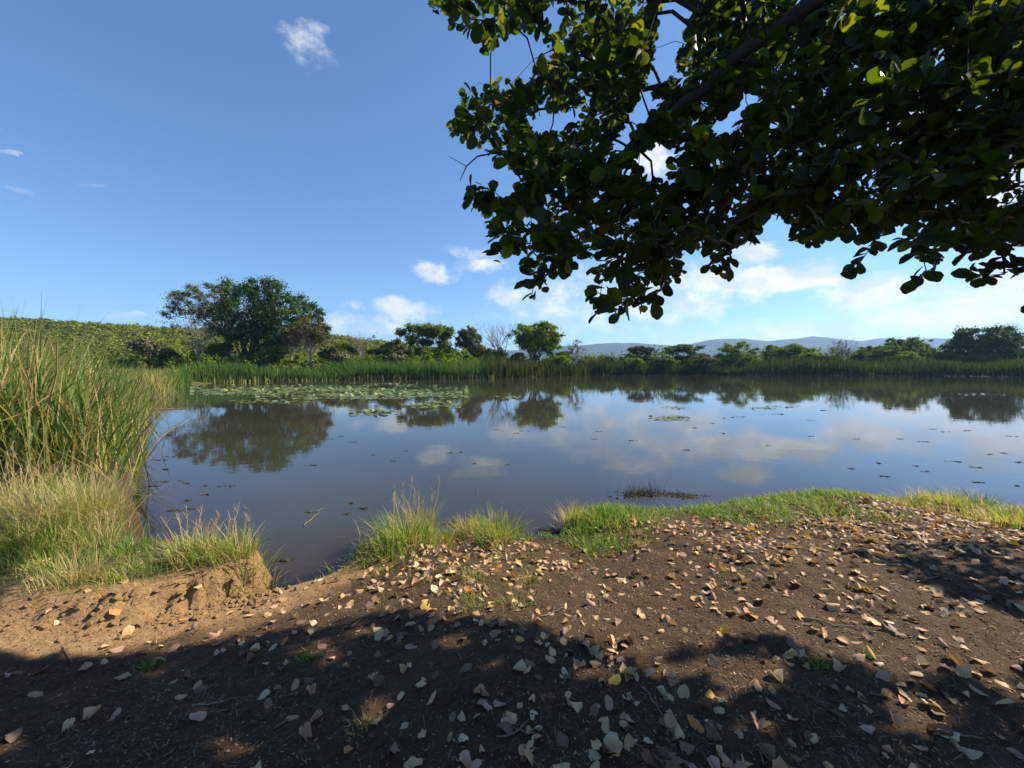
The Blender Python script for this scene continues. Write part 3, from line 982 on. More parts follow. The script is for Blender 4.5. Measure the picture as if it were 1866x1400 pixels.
for k, (x, y, sp, row, c) in enumerate(CL):
    px_, _, _ = proj(np.array([x, y, 1.0]))
    if px_ < -90:
        continue
    z = float(max(height(x, y), -.05))
    e = empty('cattail_clump', (x, y, z), f'cattail clump {LOOK[k % 3]}, {ROWN[row]}, {COLN[c]}', 'cattails', 'cattail clumps on the left bank')
    n = int((190 if row < 3 else 150) * (1.2 if k % 3 == 2 else 1))
    bxy = rg.normal(0, sp * .55, (n, 2)) + (x, y)
    d = shore_d(bxy[:, 0], bxy[:, 1])
    bxy = bxy[d > -.25]
    n = len(bxy)
    bz = np.maximum(height(bxy[:, 0], bxy[:, 1]), -.1)
    hgt = (2.75 if row < 4 else 2.35) * (.70, .86, 1, 1.05, 1.05, 1.05)[c]
    tone = np.clip(rg.normal(.42, .2, n), 0, .78)
    dry = rg.random(n) < (.22, .42, .14)[k % 3] + .06 * c * (row < 4)
    tone[dry] = rg.uniform(.84, 1, dry.sum())
    mb = MB()
    blades(mb, np.column_stack([bxy, bz]), hgt * rg.uniform(.45, 1.0, n), rg.uniform(.013, .034, n) * (1 + .25 * (row > 3)), np.abs(rg.normal(.08, .17, n)), np.abs(rg.normal(.14, .30, n)), tone, 6, rg=rg)
    # dead skirt
    m = n // 2
    sk = rg.normal(0, sp * .5, (m, 2)) + (x, y)
    blades(mb, np.column_stack([sk, np.maximum(height(sk[:, 0], sk[:, 1]), -.1)]), rg.uniform(.4, 1.1, m), .016, rg.uniform(.2, .9, m), rg.uniform(.1, .5, m), rg.uniform(.7, 1, m), 4, rg=rg)
    mb.build('blades', M['reed'], e, shade=False, kind='stuff')
    if row < 4:
        for s in range(3 if k % 3 == 1 else 1):
            b = np.array([x, y, z]) + (*rg.normal(0, sp * .4, 2), 0)
            top = b + (rg.normal(0, .35), rg.normal(0, .25), hgt * rg.uniform(.45, .74))
            t = MB()
            tube(t, limb_path(b, top, rg, 5, .01, .04), np.linspace(.014, .008, 5), 5, rg.random())
            if s == 0:
                tube(t, limb_path(b + (top - b) * .62, b + (top - b) * .62 + (rg.normal(0, .4), rg.normal(0, .2), -.5), rg, 4, .02), np.linspace(.008, .004, 4), 4, .6)
            t.build('dry_stalk', M['dry_stalk'], e)

# ------------------------------------------------------------------ grass near by
rg = np.random.default_rng(71)


def ground_pts(pxy, z=.25):
    p = np.array([at(a, b, z) for a, b in pxy])
    for _ in range(3):
        zz = height(p[:, 0], p[:, 1])
        p = np.array([at(a, b, min(c, 1.2)) for (a, b), c in zip(pxy, zz)])
    p[:, 2] = height(p[:, 0], p[:, 1])
    return p


def tuft(label, px, py, r, n, h, w, tone, dry, lean=.25, droop=.35, stalks=0, stalk_h=.5, name='grass_tuft', cat='grass tuft', group=None, tail=0):
    p = ground_pts([(px, py)])[0]
    e = empty(name, p, label, cat, group)
    q = rg.normal(0, r * .5, (n, 2)) + p[:2]
    z = np.maximum(height(q[:, 0], q[:, 1]), -.06)
    az = np.arctan2(q[:, 1] - p[1], q[:, 0] - p[0]) + rg.normal(0, .8, n)
    tn = np.clip(rg.normal(tone, .14, n), 0, .78)
    dr = rg.random(n) < dry
    tn[dr] = rg.uniform(.84, 1, dr.sum())
    mb = MB()
    blades(mb, np.column_stack([q, z - .01]), h * rg.uniform(.45, 1.1, n), w * rg.uniform(.6, 1.3, n), np.abs(rg.normal(lean, .2, n)), np.abs(rg.normal(droop, .25, n)), tn, 4, az, rg)
    mb.build('blades', M['grass'], e, shade=False, kind='stuff')
    for s in range(stalks):
        b = p + (*rg.normal(0, r * .3, 2), 0)
        top = b + (rg.normal(.02, .10) * stalk_h * 2, rg.normal(0, .10) * stalk_h * 2, stalk_h * rg.uniform(.75, 1.1))
        t = MB()
        tube(t, limb_path(b, top, rg, 4, .02, .04), np.linspace(.003, .0012, 4), 3, .8)
        if tail:
            m = 14
            bb = b + (top - b) * rg.uniform(.72, 1, (m, 1))
            blades(t, bb, rg.uniform(.03, .07, m), .003, rg.uniform(.2, .8, m), .2, rg.uniform(.6, 1, m), 2, rg=rg)
        t.build('seed_stalk', M['dry_stalk'], e)
    return e


TU = [
    # shore, middle
    ('large green grass tussock with tall dry seed stalks at the water edge', 742, 985, .36, 520, .36, .007, .42, .22, dict(stalks=9, stalk_h=.62, tail=1)),
    ('straw-coloured standing grass at the back of the large green tussock', 768, 965, .14, 160, .52, .005, .85, .75, dict(stalks=5, stalk_h=.62, tail=1, droop=.2, lean=.12)),
    ('low green grass spilling over the bank left of the large tussock', 680, 1012, .30, 300, .17, .006, .40, .25, {}),
    ('short grass between the large tussock and the hanging tussock', 815, 985, .20, 180, .15, .006, .48, .35, {}),
    ('bright green tussock hanging over the notch in the bank', 905, 975, .27, 420, .31, .007, .48, .22, dict(stalks=4, stalk_h=.4)),
    ('dry yellowish tuft overhanging the dark notch', 850, 968, .17, 200, .24, .006, .82, .6, {}),
    ('upright rusty dry tuft at the left tip of the green point', 1040, 950, .16, 240, .30, .005, .88, .8, dict(stalks=3, stalk_h=.36)),
    ('bright green leafy mat just right of the rusty dry tuft', 1085, 945, .34, 560, .17, .008, .44, .08, {}),
    ('bright green mat in the middle of the green point', 1150, 945, .34, 480, .13, .008, .45, .12, {}),
    # right shore
    ('brown-green bushy clump on the right part of the grassy shore', 1712, 915, .30, 460, .24, .006, .72, .55, {}),
    ('spiky dark green tuft at the water edge on the right', 1778, 922, .22, 220, .26, .008, .15, .05, dict(lean=.45)),
    ('olive grass clump at the right edge of the picture', 1838, 955, .42, 520, .24, .006, .66, .4, {}),
    # left bank
    ('upright green tuft with pale feathery tips at the end of the sand bank', 448, 1014, .20, 300, .27, .006, .55, .38, dict(stalks=6, stalk_h=.42, tail=1)),
    ('green tuft with straw tips second from the end of the sand bank', 395, 1015, .20, 300, .27, .006, .58, .42, dict(stalks=7, stalk_h=.36, tail=1)),
    ('pale-tipped grass tuft third from the end of the sand bank', 345, 1020, .22, 300, .28, .006, .62, .48, dict(stalks=7, stalk_h=.40, tail=1)),
    ('dark green tuft near the small inlet on the left', 230, 1010, .20, 220, .16, .006, .25, .15, {}),
    ('dry orange-brown tuft on the left bank below the inlet', 140, 1062, .17, 220, .28, .005, .90, .8, dict(stalks=3, stalk_h=.32)),
    ('green tuft left of the dry orange-brown tuft', 95, 1035, .20, 230, .18, .006, .52, .35, {}),
    ('thin mixed tuft right of the dry orange-brown tuft', 235, 1052, .17, 130, .15, .005, .6, .45, {}),
    ('green tuft at the left edge of the picture below the dry grass', 15, 1030, .22, 240, .22, .006, .48, .3, {}),
    # small tufts on bare soil
    ('small rusty tuft standing alone on the bare soil below the green point', 1168, 990, .09, 110, .09, .004, .88, .8, {}),
    ('small dark dry tuft beside a pale leaf in the middle of the soil', 958, 1062, .07, 90, .09, .004, .80, .6, {}),
    ('small yellowish-green tuft on the leafy slope', 862, 1055, .09, 120, .09, .004, .6, .4, {}),
    ('thin green sprouts above the edge of the tree shadow', 940, 1100, .12, 70, .09, .005, .4, .3, {}),
    ('thin green sprouts left of the yellow leaf', 868, 1100, .14, 80, .09, .005, .42, .3, {}),
    ('tiny bright green sprout in the shaded soil on the right', 1492, 1218, .05, 60, .05, .006, .3, 0, {}),
    ('small dark green sprout in the shaded soil on the left', 270, 1215, .06, 50, .06, .006, .3, .1, {}),
    ('dark green sprout in the shade left of the pale leaf cluster', 560, 1200, .08, 70, .06, .006, .3, .1, {}),
    ('straw tuft in the dappled light at the bottom', 665, 1320, .08, 90, .06, .004, .85, .7, {}),
]
for lb, px, py, r, n, h, w, tn, dr, kw in TU:
    tuft(lb, px, py, r, n, h, w, tn, dr, **kw)

# tall dry grass on the left bank, a few countable clumps in front and a mass behind
DG = [
    ('tall tan dry grass clump leaning over the sandy overhang', 175, 945, .29, 420, .46, .55, .7),
    ('tall tan dry grass clump left of the sandy overhang', 112, 950, .33, 440, .52, .62, .8),
    ('dry grass clump with green base in the middle of the left bank', 90, 985, .30, 380, .40, .5, .5),
    ('bleached dry grass clump at the left edge below the cattails', 25, 935, .42, 620, .66, .7, .8),
    ('greener grass clump at the left edge above the green tuft', 20, 990, .32, 400, .40, .4, .35),
    ('green-based grass clump just above the inlet', 175, 992, .22, 260, .26, .4, .4),
]
for lb, px, py, r, n, h, tn, dr in DG:
    tuft(lb, px, py, r, n, h, .0055, tn, dr, .2, .45, 8, h * 1.15, tail=1, name='dry_grass_clump', cat='grass clump')

mb = MB()
n = 5200
pp = np.column_stack([rg.uniform(-13, -3.0, n), rg.uniform(3.4, 9, n)])
d = shore_d(pp[:, 0], pp[:, 1])
dl = np.where(in_poly(pp[:, 0], pp[:, 1], BANK), seg_dist(pp[:, 0], pp[:, 1], BANK), -1)
k = (d > .08) & (dl > .35) & (rg.random(n) < np.clip(.55 + 2.4 * fbm(pp[:, 0], pp[:, 1], .9, 3, 2), 0.0, 1) * smooth(.45, 1.3, dl))
pp = pp[k]
n = len(pp)
tn = np.clip(.62 + rg.normal(0, .15, n) + .9 * fbm(pp[:, 0], pp[:, 1], .8, 2, 5), .1, 1)
blades(mb, np.column_stack([pp, height(pp[:, 0], pp[:, 1])]), rg.uniform(.12, .38, n) * smooth(3.2, 5.4, pp[:, 1]) + .06, .006, np.abs(rg.normal(.2, .2, n)), np.abs(rg.normal(.4, .3, n)), tn, 4, rg=rg)
# short turf on the sand bank
n = 9000
pp = np.column_stack([rg.uniform(-6, -1.4, n), rg.uniform(2.7, 4.6, n)])
dl = np.where(in_poly(pp[:, 0], pp[:, 1], BANK), seg_dist(pp[:, 0], pp[:, 1], BANK), -1)
d = shore_d(pp[:, 0], pp[:, 1])
k = (d > .03) & (dl > .04) & (rg.random(n) < np.clip(.22 + 2.8 * fbm(pp[:, 0], pp[:, 1], 1.8, 3, 2), 0.0, 1))
pp = pp[k]
n = len(pp)
blades(mb, np.column_stack([pp, height(pp[:, 0], pp[:, 1])]), rg.uniform(.03, .10, n), .005, np.abs(rg.normal(.3, .25, n)), np.abs(rg.normal(.4, .3, n)), np.clip(rg.normal(.6, .24, n), 0, 1), 3, rg=rg)
mb.build('bank_grass', M['grass'], shade=False, kind='stuff')

# green fringe along the near shore on the right
mb = MB()
n = 150000
pp = np.column_stack([rg.uniform(-1.3, 9.5, n), rg.uniform(3.4, 8.0, n)])
d = shore_d(pp[:, 0], pp[:, 1])
wdt = np.interp(pp[:, 0], [-1.2, 0, .45, .8, 1.6, 2.2, 3.2, 4.2, 5.2, 7, 10], [.12, .12, .14, .62, .60, .42, .95, 1.15, 1.05, .8, .7])
wdt = wdt * (1 + 1.5 * fbm(pp[:, 0], pp[:, 1], 1.1, 3, 3))
pr = smooth(1.15, .45, d / wdt) * (d > .01) * np.clip(.75 + 1.6 * fbm(pp[:, 0], pp[:, 1], 3.0, 2, 8), .1, 1)
k = rg.random(n) < pr
pp = pp[k]
n = len(pp)
tn = np.clip(.45 + rg.normal(0, .12, n) + .5 * fbm(pp[:, 0], pp[:, 1], 1.5, 2, 5) + .25 * smooth(4.2, 5.6, pp[:, 0]), .0, .8)
dr = rg.random(n) < .12
tn[dr] = rg.uniform(.8, 1, dr.sum())
blades(mb, np.column_stack([pp, height(pp[:, 0], pp[:, 1])]), rg.uniform(.03, .115, n), .0075, np.abs(rg.normal(.35, .3, n)), np.abs(rg.normal(.5, .3, n)), tn, 3, rg=rg)
# thin straw and green wisps over the sandy slope
n = 5000
pp = np.column_stack([rg.uniform(-1.9, .9, n), rg.uniform(2.6, 4.6, n)])
d = shore_d(pp[:, 0], pp[:, 1])
k = (d > .02) & (d < 1.5) & (rg.random(n) < np.clip(.25 + 2.2 * fbm(pp[:, 0], pp[:, 1], 2.0, 3, 6), 0, 1))
pp = pp[k]
n = len(pp)
blades(mb, np.column_stack([pp, height(pp[:, 0], pp[:, 1])]), rg.uniform(.02, .07, n), .0035, np.abs(rg.normal(.5, .4, n)), np.abs(rg.normal(.4, .3, n)), np.clip(rg.normal(.68, .22, n), .2, 1), 3, rg=rg)
mb.build('shore_grass', M['grass'], shade=False, kind='stuff')

# marsh grass on the left point and far left shore
mb = MB()
n = 16000
uu = rg.uniform(180, 420, n)
yd = rg.uniform(24, 62, n)
x = (uu - CX) / F * yd
d = shore_d(x, yd)
k = (d > -.3) & (d < 9)
x, yd, d = x[k], yd[k], d[k]
n = len(x)
blades(mb, np.column_stack([x, yd, np.maximum(height(x, yd), -.05)]), rg.uniform(.5, 1.5, n) * (1 + fbm(x, yd, .2, 3, 4)), .06, np.abs(rg.normal(.1, .15, n)), np.abs(rg.normal(.2, .25, n)),
       np.clip(.62 + 1.0 * fbm(x, yd, .15, 3, 9) + rg.normal(0, .12, n), .1, 1), 3, rg=rg)
mb.build('marsh_grass', M['reed'], shade=False, kind='stuff')

# ------------------------------------------------------------------ plants standing in and floating on the water
rg = np.random.default_rng(81)


def pad_template(k=9):
    th = np.linspace(.25, 2 * math.pi - .25, k)
    v = np.array([(0, 0, 0)] + [(math.cos(a), math.sin(a), .05 * math.sin(3 * a)) for a in th])
    f = np.array([(0, i, i + 1) for i in range(1, k)])
    return v, f


PV, PF = pad_template()
MATS = [  # lily mats: photo x range, y range, pads
    (350, 600, 704, 719, 2900), (470, 850, 705, 725, 3400), (600, 840, 712, 722, 1300), (736, 838, 733, 742, 520), (640, 724, 746, 756, 90), (640, 760, 698, 706, 260),
    (1185, 1255, 757, 765, 130), (1205, 1255, 740, 745, 50), (1365, 1455, 740, 746, 130), (1690, 1840, 716, 722, 60), (420, 560, 729, 735, 90), (890, 960, 722, 727, 60)]
mb = MB()
for a, b, c, d_, n in MATS:
    uu = (a + b) / 2 + (b - a) / 2 * np.clip(rg.normal(0, .5, n), -1, 1)
    vv = (c + d_) / 2 + (d_ - c) / 2 * np.clip(rg.normal(0, .55, n), -1.2, 1.2)
    p = np.array([at(q, w, .012) for q, w in zip(uu, vv)])
    p[:, 2] = rg.uniform(.006, .03, n)
    ok = (shore_d(p[:, 0], p[:, 1]) < -.1) & (fbm(p[:, 0], p[:, 1], .45, 3, 14) > -.14)
    p = p[ok]
    n = len(p)
    nr = unit(np.column_stack([rg.normal(0, .10, n), rg.normal(0, .10, n), np.ones(n)]))
    lift = rg.random(n) < (.05 if a < 900 else .0)
    nr[lift] = unit(np.column_stack([rg.normal(0, .6, lift.sum()), rg.normal(-.3, .6, lift.sum()), np.ones(lift.sum())]))
    p[lift, 2] += .06
    fw = unit(np.cross(nr, rg.normal(size=(n, 3))))
    s = rg.uniform(.07, .17, n) * (1 if a < 900 else .5)
    scatter(mb, PV, PF, frames(fw, nr), p, np.stack([s, s, s], -1), np.clip(rg.normal(.5, .25, n), 0, 1))
mb.build('lily_pads', M['lily'], shade=False, kind='stuff')


def weed_patch(label, px, py, r, n, group=None, elong=2.2, tone=.35, up=0.0, size=.05):
    p = at(px, py, .004)
    e = empty('floating_weed', p, label, 'water weed', group)
    mb = MB()
    a = rg.random() * .5 - .25
    q = rg.normal(0, .45, (n, 2)) * (r * elong, r * .6)
    x = p[0] + q[:, 0] * math.cos(a) - q[:, 1] * math.sin(a)
    y = p[1] + q[:, 0] * math.sin(a) + q[:, 1] * math.cos(a)
    nr = unit(np.column_stack([rg.normal(0, .14, n), rg.normal(0, .14, n), np.ones(n)]))
    fw = unit(np.cross(nr, rg.normal(size=(n, 3))))
    s = size * rg.uniform(.5, 1.3, n)
    scatter(mb, QV, QF, frames(fw, nr), np.column_stack([x, y, rg.uniform(.003, .009, n)]), np.stack([s * 1.6, s * .7, s], -1), np.clip(rg.normal(tone, .25, n), 0, 1))
    if up:
        blades(mb, np.column_stack([x, y, x * 0]), rg.uniform(.2, 1, n) * up, .004, .2, .2, rg.uniform(0, .6, n), 2, rg=rg)
    mb.build('weed_scraps', M['weed'], e, shade=False, kind='stuff')


WEEDS = [(297, 877, .16), (280, 886, .10), (340, 880, .07), (375, 885, .08), (415, 885, .15), (375, 901, .08), (340, 912, .08), (320, 930, .07), (345, 927, .08), (245, 903, .10), (300, 855, .12),
         (290, 838, .18), (310, 832, .14), (260, 851, .16), (565, 933, .10), (660, 926, .06), (640, 916, .08), (630, 936, .06), (516, 1021, .09), (570, 848, .10), (680, 829, .08), (740, 822, .07), (865, 845, .07), (925, 847, .07),
         (820, 825, .08), (840, 824, .08), (940, 790, .16), (955, 785, .2), (985, 778, .14), (905, 783, .12), (1025, 778, .1), (645, 806, .1), (600, 800, .12), (620, 795, .12), (716, 840, .05),
         (1150, 803, .12), (1090, 786, .12), (1085, 800, .10), (1315, 790, .12), (1300, 772, .14), (1265, 780, .12), (1318, 762, .2), (1345, 760, .25), (1420, 755, .25), (1480, 766, .15), (1500, 748, .25),
         (1555, 854, .12), (1600, 844, .07), (1612, 868, .08), (1670, 849, .06), (1686, 859, .10), (1740, 841, .16), (1780, 852, .20), (1785, 879, .14), (1850, 885, .06), (1805, 828, .10), (1830, 826, .12), (1855, 842, .14),
         (1700, 782, .18), (1722, 787, .12), (1760, 785, .2), (1840, 795, .2), (1680, 805, .15), (1560, 800, .15), (1640, 800, .12), (1400, 812, .1), (1250, 820, .07), (1480, 795, .12), (1380, 700, .5), (1700, 690, .6), (1560, 691, .5), (1820, 690, .6), (1240, 698, .4), (1620, 745, .3)]
WL = ['dark weed scrap floating left of the big tree reflection', 'dark weed scrap floating in the middle of the pond', 'dark weed scrap floating on the bright right half of the pond']
for k, (px, py, r) in enumerate(WEEDS):
    w = 0 if px < 450 and py > 760 else 1 if px < 1060 else 2
    lb = WL[w]
    if (px, py) == (290, 838): lb = 'long dark weed strand floating below the left end of the tree reflection'
    if (px, py) == (516, 1021): lb = 'small dark weed scrap floating in the brown inlet by the sand bank'
    if (px, py) == (1780, 852): lb = 'largest dark weed streak floating near the right edge of the pond'
    if (px, py) == (565, 933): lb = 'lone dark weed scrap floating above the sand bank grass'
    weed_patch(lb, px, py, r * rg.uniform(.35, .6) if py > 720 else r, int(5 + r * 70 * rg.uniform(.5, 1.2)), 'weed scraps floating on the pond', size=.036 if py > 760 else .07)
weed_patch('dark matted waterweed in the shallows beside the green point', 1235, 902, .24, 230, None, 1.5, .45, .06, .028)
weed_patch('emergent dark weeds standing in the shallows behind the green point', 1170, 900, .25, 230, None, 1.6, .3, .26, .035)
weed_patch('dark sodden weed in the notch left of the green point', 1003, 968, .10, 120, None, 1.3, .4, .05, .03)
weed_patch('dark sodden weed at the foot of the hanging tussock', 835, 955, .12, 100, None, 1.4, .3, .06, .03)

# thin standing stems by the water
for k, (lb, px, py, tx, ty) in enumerate([
        ('bent dark reed stem standing up at the edge of the green shore', 1436, 890, 1457, 835), ('shorter thin stem beside the bent dark reed stem', 1440, 890, 1456, 862),
        ('thin dark stem rising from the emergent weeds', 1192, 905, 1200, 850), ('thin dark stem left of the emergent weeds', 1140, 905, 1143, 858),
        ('thin upright stem above the hanging tussock', 868, 950, 866, 890), ('dry upright stalk left of the large tussock', 692, 965, 695, 910)]):
    b = ground_pts([(px, py)], .1)[0]
    b[2] = max(b[2], -.02)
    top = at_y(tx, ty, b[1])
    mb = MB()
    tube(mb, limb_path(b, top, rg, 5, .03, .05), np.linspace(.005, .002, 5), 4, .3)
    o = mb.build('plant_stem', M['weed'] if k < 5 else M['dry_stalk'], loc=b)
    tag(o, lb, 'plant stem')

# fallen reed stalks by the left shore
for k, (ax, ay, bx_, by_) in enumerate([(150, 855, 215, 868), (165, 852, 235, 880), (170, 862, 240, 878), (160, 870, 228, 872), (175, 850, 225, 862), (258, 747, 340, 744)]):
    p0, p1 = ground_pts([(ax, ay)], .1)[0], at(bx_, by_, .03)
    p0[2] = max(p0[2], 0) + .09 + .015 * k
    if k == 5:
        p0 = at(ax, ay, .03)
    mb = MB()
    tube(mb, limb_path(p0, p1, rg, 5, .01, .05), np.linspace(.009, .006, 5) * (1 if k < 5 else 2.2), 5, rg.random())
    o = mb.build('fallen_reed', M['dry_stalk'], loc=p0)
    tag(o, 'orange-tan broken reed stalk lying at the water edge below the cattails' if k < 5 else 'long pale reed floating beside the far end of the cattails', 'reed stalk', 'broken reeds at the left water edge' if k < 5 else None)

# ------------------------------------------------------------------ the tree that shades the foreground
rg = np.random.default_rng(91)
SIL = [(770, -30), (785, 0), (820, 40), (868, 55), (890, 110), (905, 135), (870, 140), (845, 165), (818, 205), (822, 245), (862, 245), (880, 290), (925, 300), (950, 330), (920, 348), (858, 352),
       (855, 385), (872, 420), (900, 445), (930, 490), (955, 505), (955, 535), (985, 550), (1000, 535), (1005, 500), (1050, 480), (1090, 505), (1115, 540), (1080, 560), (1095, 578), (1150, 580), (1170, 562), (1208, 556),
       (1222, 515), (1240, 480), (1238, 450), (1290, 455), (1288, 490), (1310, 508), (1330, 500), (1330, 455), (1375, 430), (1382, 395), (1440, 395), (1450, 440), (1480, 448), (1540, 430), (1600, 435), (1640, 450),
       (1700, 445), (1750, 472), (1800, 462), (1900, 425), (2300, 480), (2300, -400), (700, -400)]
HOLES = [[(905, 130), (925, 62), (945, 55), (1005, 75), (965, 140), (930, 150)], [(1185, 150), (1200, 10), (1265, -20), (1250, 60), (1215, 150)], [(1110, 265), (1185, 160), (1200, 190), (1135, 275)], [(1290, 235), (1370, 160), (1385, 180), (1310, 262)], [(1185, 265), (1225, 265), (1215, 320), (1165, 330)],
         [(1150, 205), (1190, 120), (1200, 150), (1165, 215)], [(960, 215), (1040, 200), (1030, 240), (970, 245)]]
EXTRA = [(1560, 490), (1665, 510), (1690, 500), (1800, 508), (1830, 500), (1850, 490), (1310, 490), (1760, 515)]
SHA = [(-3000, 1300), (0, 1165), (250, 1145), (450, 1108), (560, 1096), (650, 1092), (750, 1086), (800, 1112), (840, 1132), (930, 1132), (950, 1152), (1003, 1188), (1060, 1192), (1068, 1214), (1052, 1230), (1105, 1246), (1160, 1222),
       (1200, 1212), (1262, 1222), (1283, 1192), (1330, 1188), (1400, 1208), (1480, 1232), (1573, 1266), (1640, 1288), (1700, 1276), (1866, 1260), (4000, 1400), (4000, 4000), (-3000, 4000)]
LIT = [[(1008, 1258), (1050, 1244), (1112, 1254), (1102, 1286), (1018, 1288)], [(1138, 1230), (1180, 1234), (1262, 1236), (1275, 1262), (1222, 1276), (1140, 1272)],
       [(1273, 1236), (1345, 1238), (1405, 1240), (1412, 1258), (1400, 1292), (1362, 1312), (1290, 1322), (1268, 1290)], [(1216, 1307), (1290, 1312), (1296, 1343), (1222, 1340)],
       [(1568, 1330), (1640, 1318), (1695, 1340), (1700, 1392), (1600, 1394)], [(1775, 1290), (1870, 1298), (1870, 1332), (1800, 1325)], [(1345, 1370), (1388, 1370), (1388, 1405), (1345, 1405)],
       [(575, 1150), (625, 1150), (628, 1200), (590, 1195)], [(776, 1180), (800, 1166), (836, 1170), (820, 1203), (780, 1203)], [(631, 1300), (683, 1291), (680, 1350), (632, 1353)],
       [(362, 1350), (440, 1340), (466, 1400), (366, 1410)], [(-60, 1345), (78, 1325), (70, 1352), (-60, 1385)]]
SHB = [(1535, 1012), (1620, 1000), (1750, 1004), (2600, 1010), (2600, 1300), (1866, 1185), (1780, 1150), (1700, 1122), (1610, 1090), (1590, 1045)]
FORK = np.array([5.6, 0.2, 3.0])


def canopy_ok(P):
    px, py, yc = proj(P)
    infr = (yc > .05) & (px > -20) & (px < 1886) & (py > -20)
    sil = in_poly(px, py, SIL)
    for hpoly in HOLES:
        sil &= ~in_poly(px, py, hpoly)
    ok = ~infr | sil
    # where its shadow lands
    zg = .33
    Q = P - SUN * ((P[:, 2] - zg) / SUN[2])[:, None]
    sx, sy, sc = proj(Q)
    sinf = (sc > .05) & (sx > -10) & (sx < 1876) & (sy > 700)
    sh = in_poly(sx, sy, SHA) | in_poly(sx, sy, SHB)
    for lp in LIT:
        sh &= ~in_poly(sx, sy, lp)
    ok &= ~sinf | sh
    ok &= np.linalg.norm(P - np.array([0, 0, CAMZ]), axis=1) > 1.25
    return ok, infr


pts = []
# a) fill what is seen from below
n = 26000
px = rg.uniform(700, 2100, n); py = rg.uniform(-150, 585, n)
Yd = 1.9 + 3.8 * rg.random(n) ** 0.8
P = np.array([at_y(a, b, c) for a, b, c in zip(px, py, Yd)])
k = (P[:, 2] < 6.4) & (P[:, 2] > 1.9) & (P[:, 0] < 8.5)
P = P[k]
ok, _ = canopy_ok(P)
P = P[ok]
# even out in space: keep a point only if no earlier one lies within the spacing
def thin(P, r):
    cell = {}
    out = []
    for p in P:
        key = tuple(np.floor(p / r).astype(int))
        if key in cell:
            continue
        cell[key] = 1
        out.append(p)
    return np.array(out)


A = thin(P, .175)[:1350]
# b) fill what shades the ground
n = 30000
px = rg.uniform(-900, 2700, n); py = rg.uniform(990, 1900, n)
Gd = np.array([at(a, b, .33) for a, b in zip(px, py)])
hh = rg.uniform(2.2, 5.6, n)
P = Gd + SUN * (hh / SUN[2])[:, None]
k = (P[:, 0] > -3.5) & (P[:, 0] < 11) & (P[:, 1] > -4) & (P[:, 1] < 6.5) & (P[:, 2] < 6.6) & (np.linalg.norm((P - (5, .8, 3.6)) / (7.6, 6.0, 3.6), axis=1) < 1)
P = P[k]
ok, inf = canopy_ok(P)
B = thin(P[ok], .215)[:2700]
E = np.array([at_y(a, b, 2.15 + .05 * i) for i, (a, b) in enumerate(EXTRA)])
CLU = np.concatenate([A, B, E])
print('canopy clusters', len(A), len(B))

LIMBS = [
    [FORK, (4.6, 1.2, 4.3), (3.2, 2.0, 4.75), (1.75, 2.55, 4.15), (.95, 2.65, 3.55), (.45, 2.65, 3.1)],
    [FORK, (4.9, 1.9, 3.9), (3.5, 3.1, 4.25), (2.3, 3.35, 3.95), (1.5, 3.4, 3.4)],
    [FORK, (3.6, .3, 5.0), (1.5, .6, 5.4), (-.6, .9, 5.2)],
    [FORK, (4.0, -1.0, 4.8), (1.8, -1.6, 5.0), (.2, -1.8, 4.6)],
    [FORK, (6.9, .8, 4.4), (8.2, 2.0, 4.8), (9.0, 3.0, 4.5)],
    [FORK, (5.4, .1, 4.6), (5.0, -.4, 6.0)],
]
st = empty('shade_tree', (6.2, -.3, float(height(6.2, -.3))), 'big tree overhead whose dark leafy boughs hang into the picture and shade the soil', 'tree')


def spline(pts, m):
    pts = np.asarray(pts, float)
    t = np.linspace(0, len(pts) - 1, m)
    out = []
    for a in t:
        i = min(int(a), len(pts) - 2)
        s = a - i
        p0 = pts[max(i - 1, 0)]; p1 = pts[i]; p2 = pts[i + 1]; p3 = pts[min(i + 2, len(pts) - 1)]
        out.append(.5 * ((2 * p1) + (-p0 + p2) * s + (2 * p0 - 5 * p1 + 4 * p2 - p3) * s * s + (-p0 + 3 * p1 - 3 * p2 + p3) * s ** 3))
    return np.array(out)


mb = MB()
b0 = np.array(st.location)
tube(mb, spline([b0 - (0, 0, .3), b0 + (0, 0, .15), b0 + (-.1, .1, 1.2), FORK], 14), np.interp(np.linspace(0, 1, 14), [0, .15, .4, 1], [.42, .32, .25, .22]), 14)
mb.build('trunk', M['bark_dark'], st)
nodes, rootd = [], []
for L in LIMBS:
    p = spline(L, 26)
    p[2:-1] += rg.normal(0, .025, (23, 3))
    mb = MB()
    tube(mb, p, np.linspace(.095, .012, 26), 8)
    mb.build('branch', M['bark_canopy'], st)
    cum = np.concatenate([[0], np.cumsum(np.linalg.norm(np.diff(p, axis=0), axis=1))])
    nodes += list(p[4:]); rootd += list(cum[4:])
order = np.argsort(np.linalg.norm(CLU - FORK, axis=1))
NB = np.zeros((len(nodes) + 30000, 3)); RD = np.zeros(len(NB)); PAR = np.full(len(NB), -1); CNT = np.zeros(len(NB))
cur = len(nodes)
NB[:cur] = nodes; RD[:cur] = rootd
paths = []
tipdir = np.zeros_like(CLU)
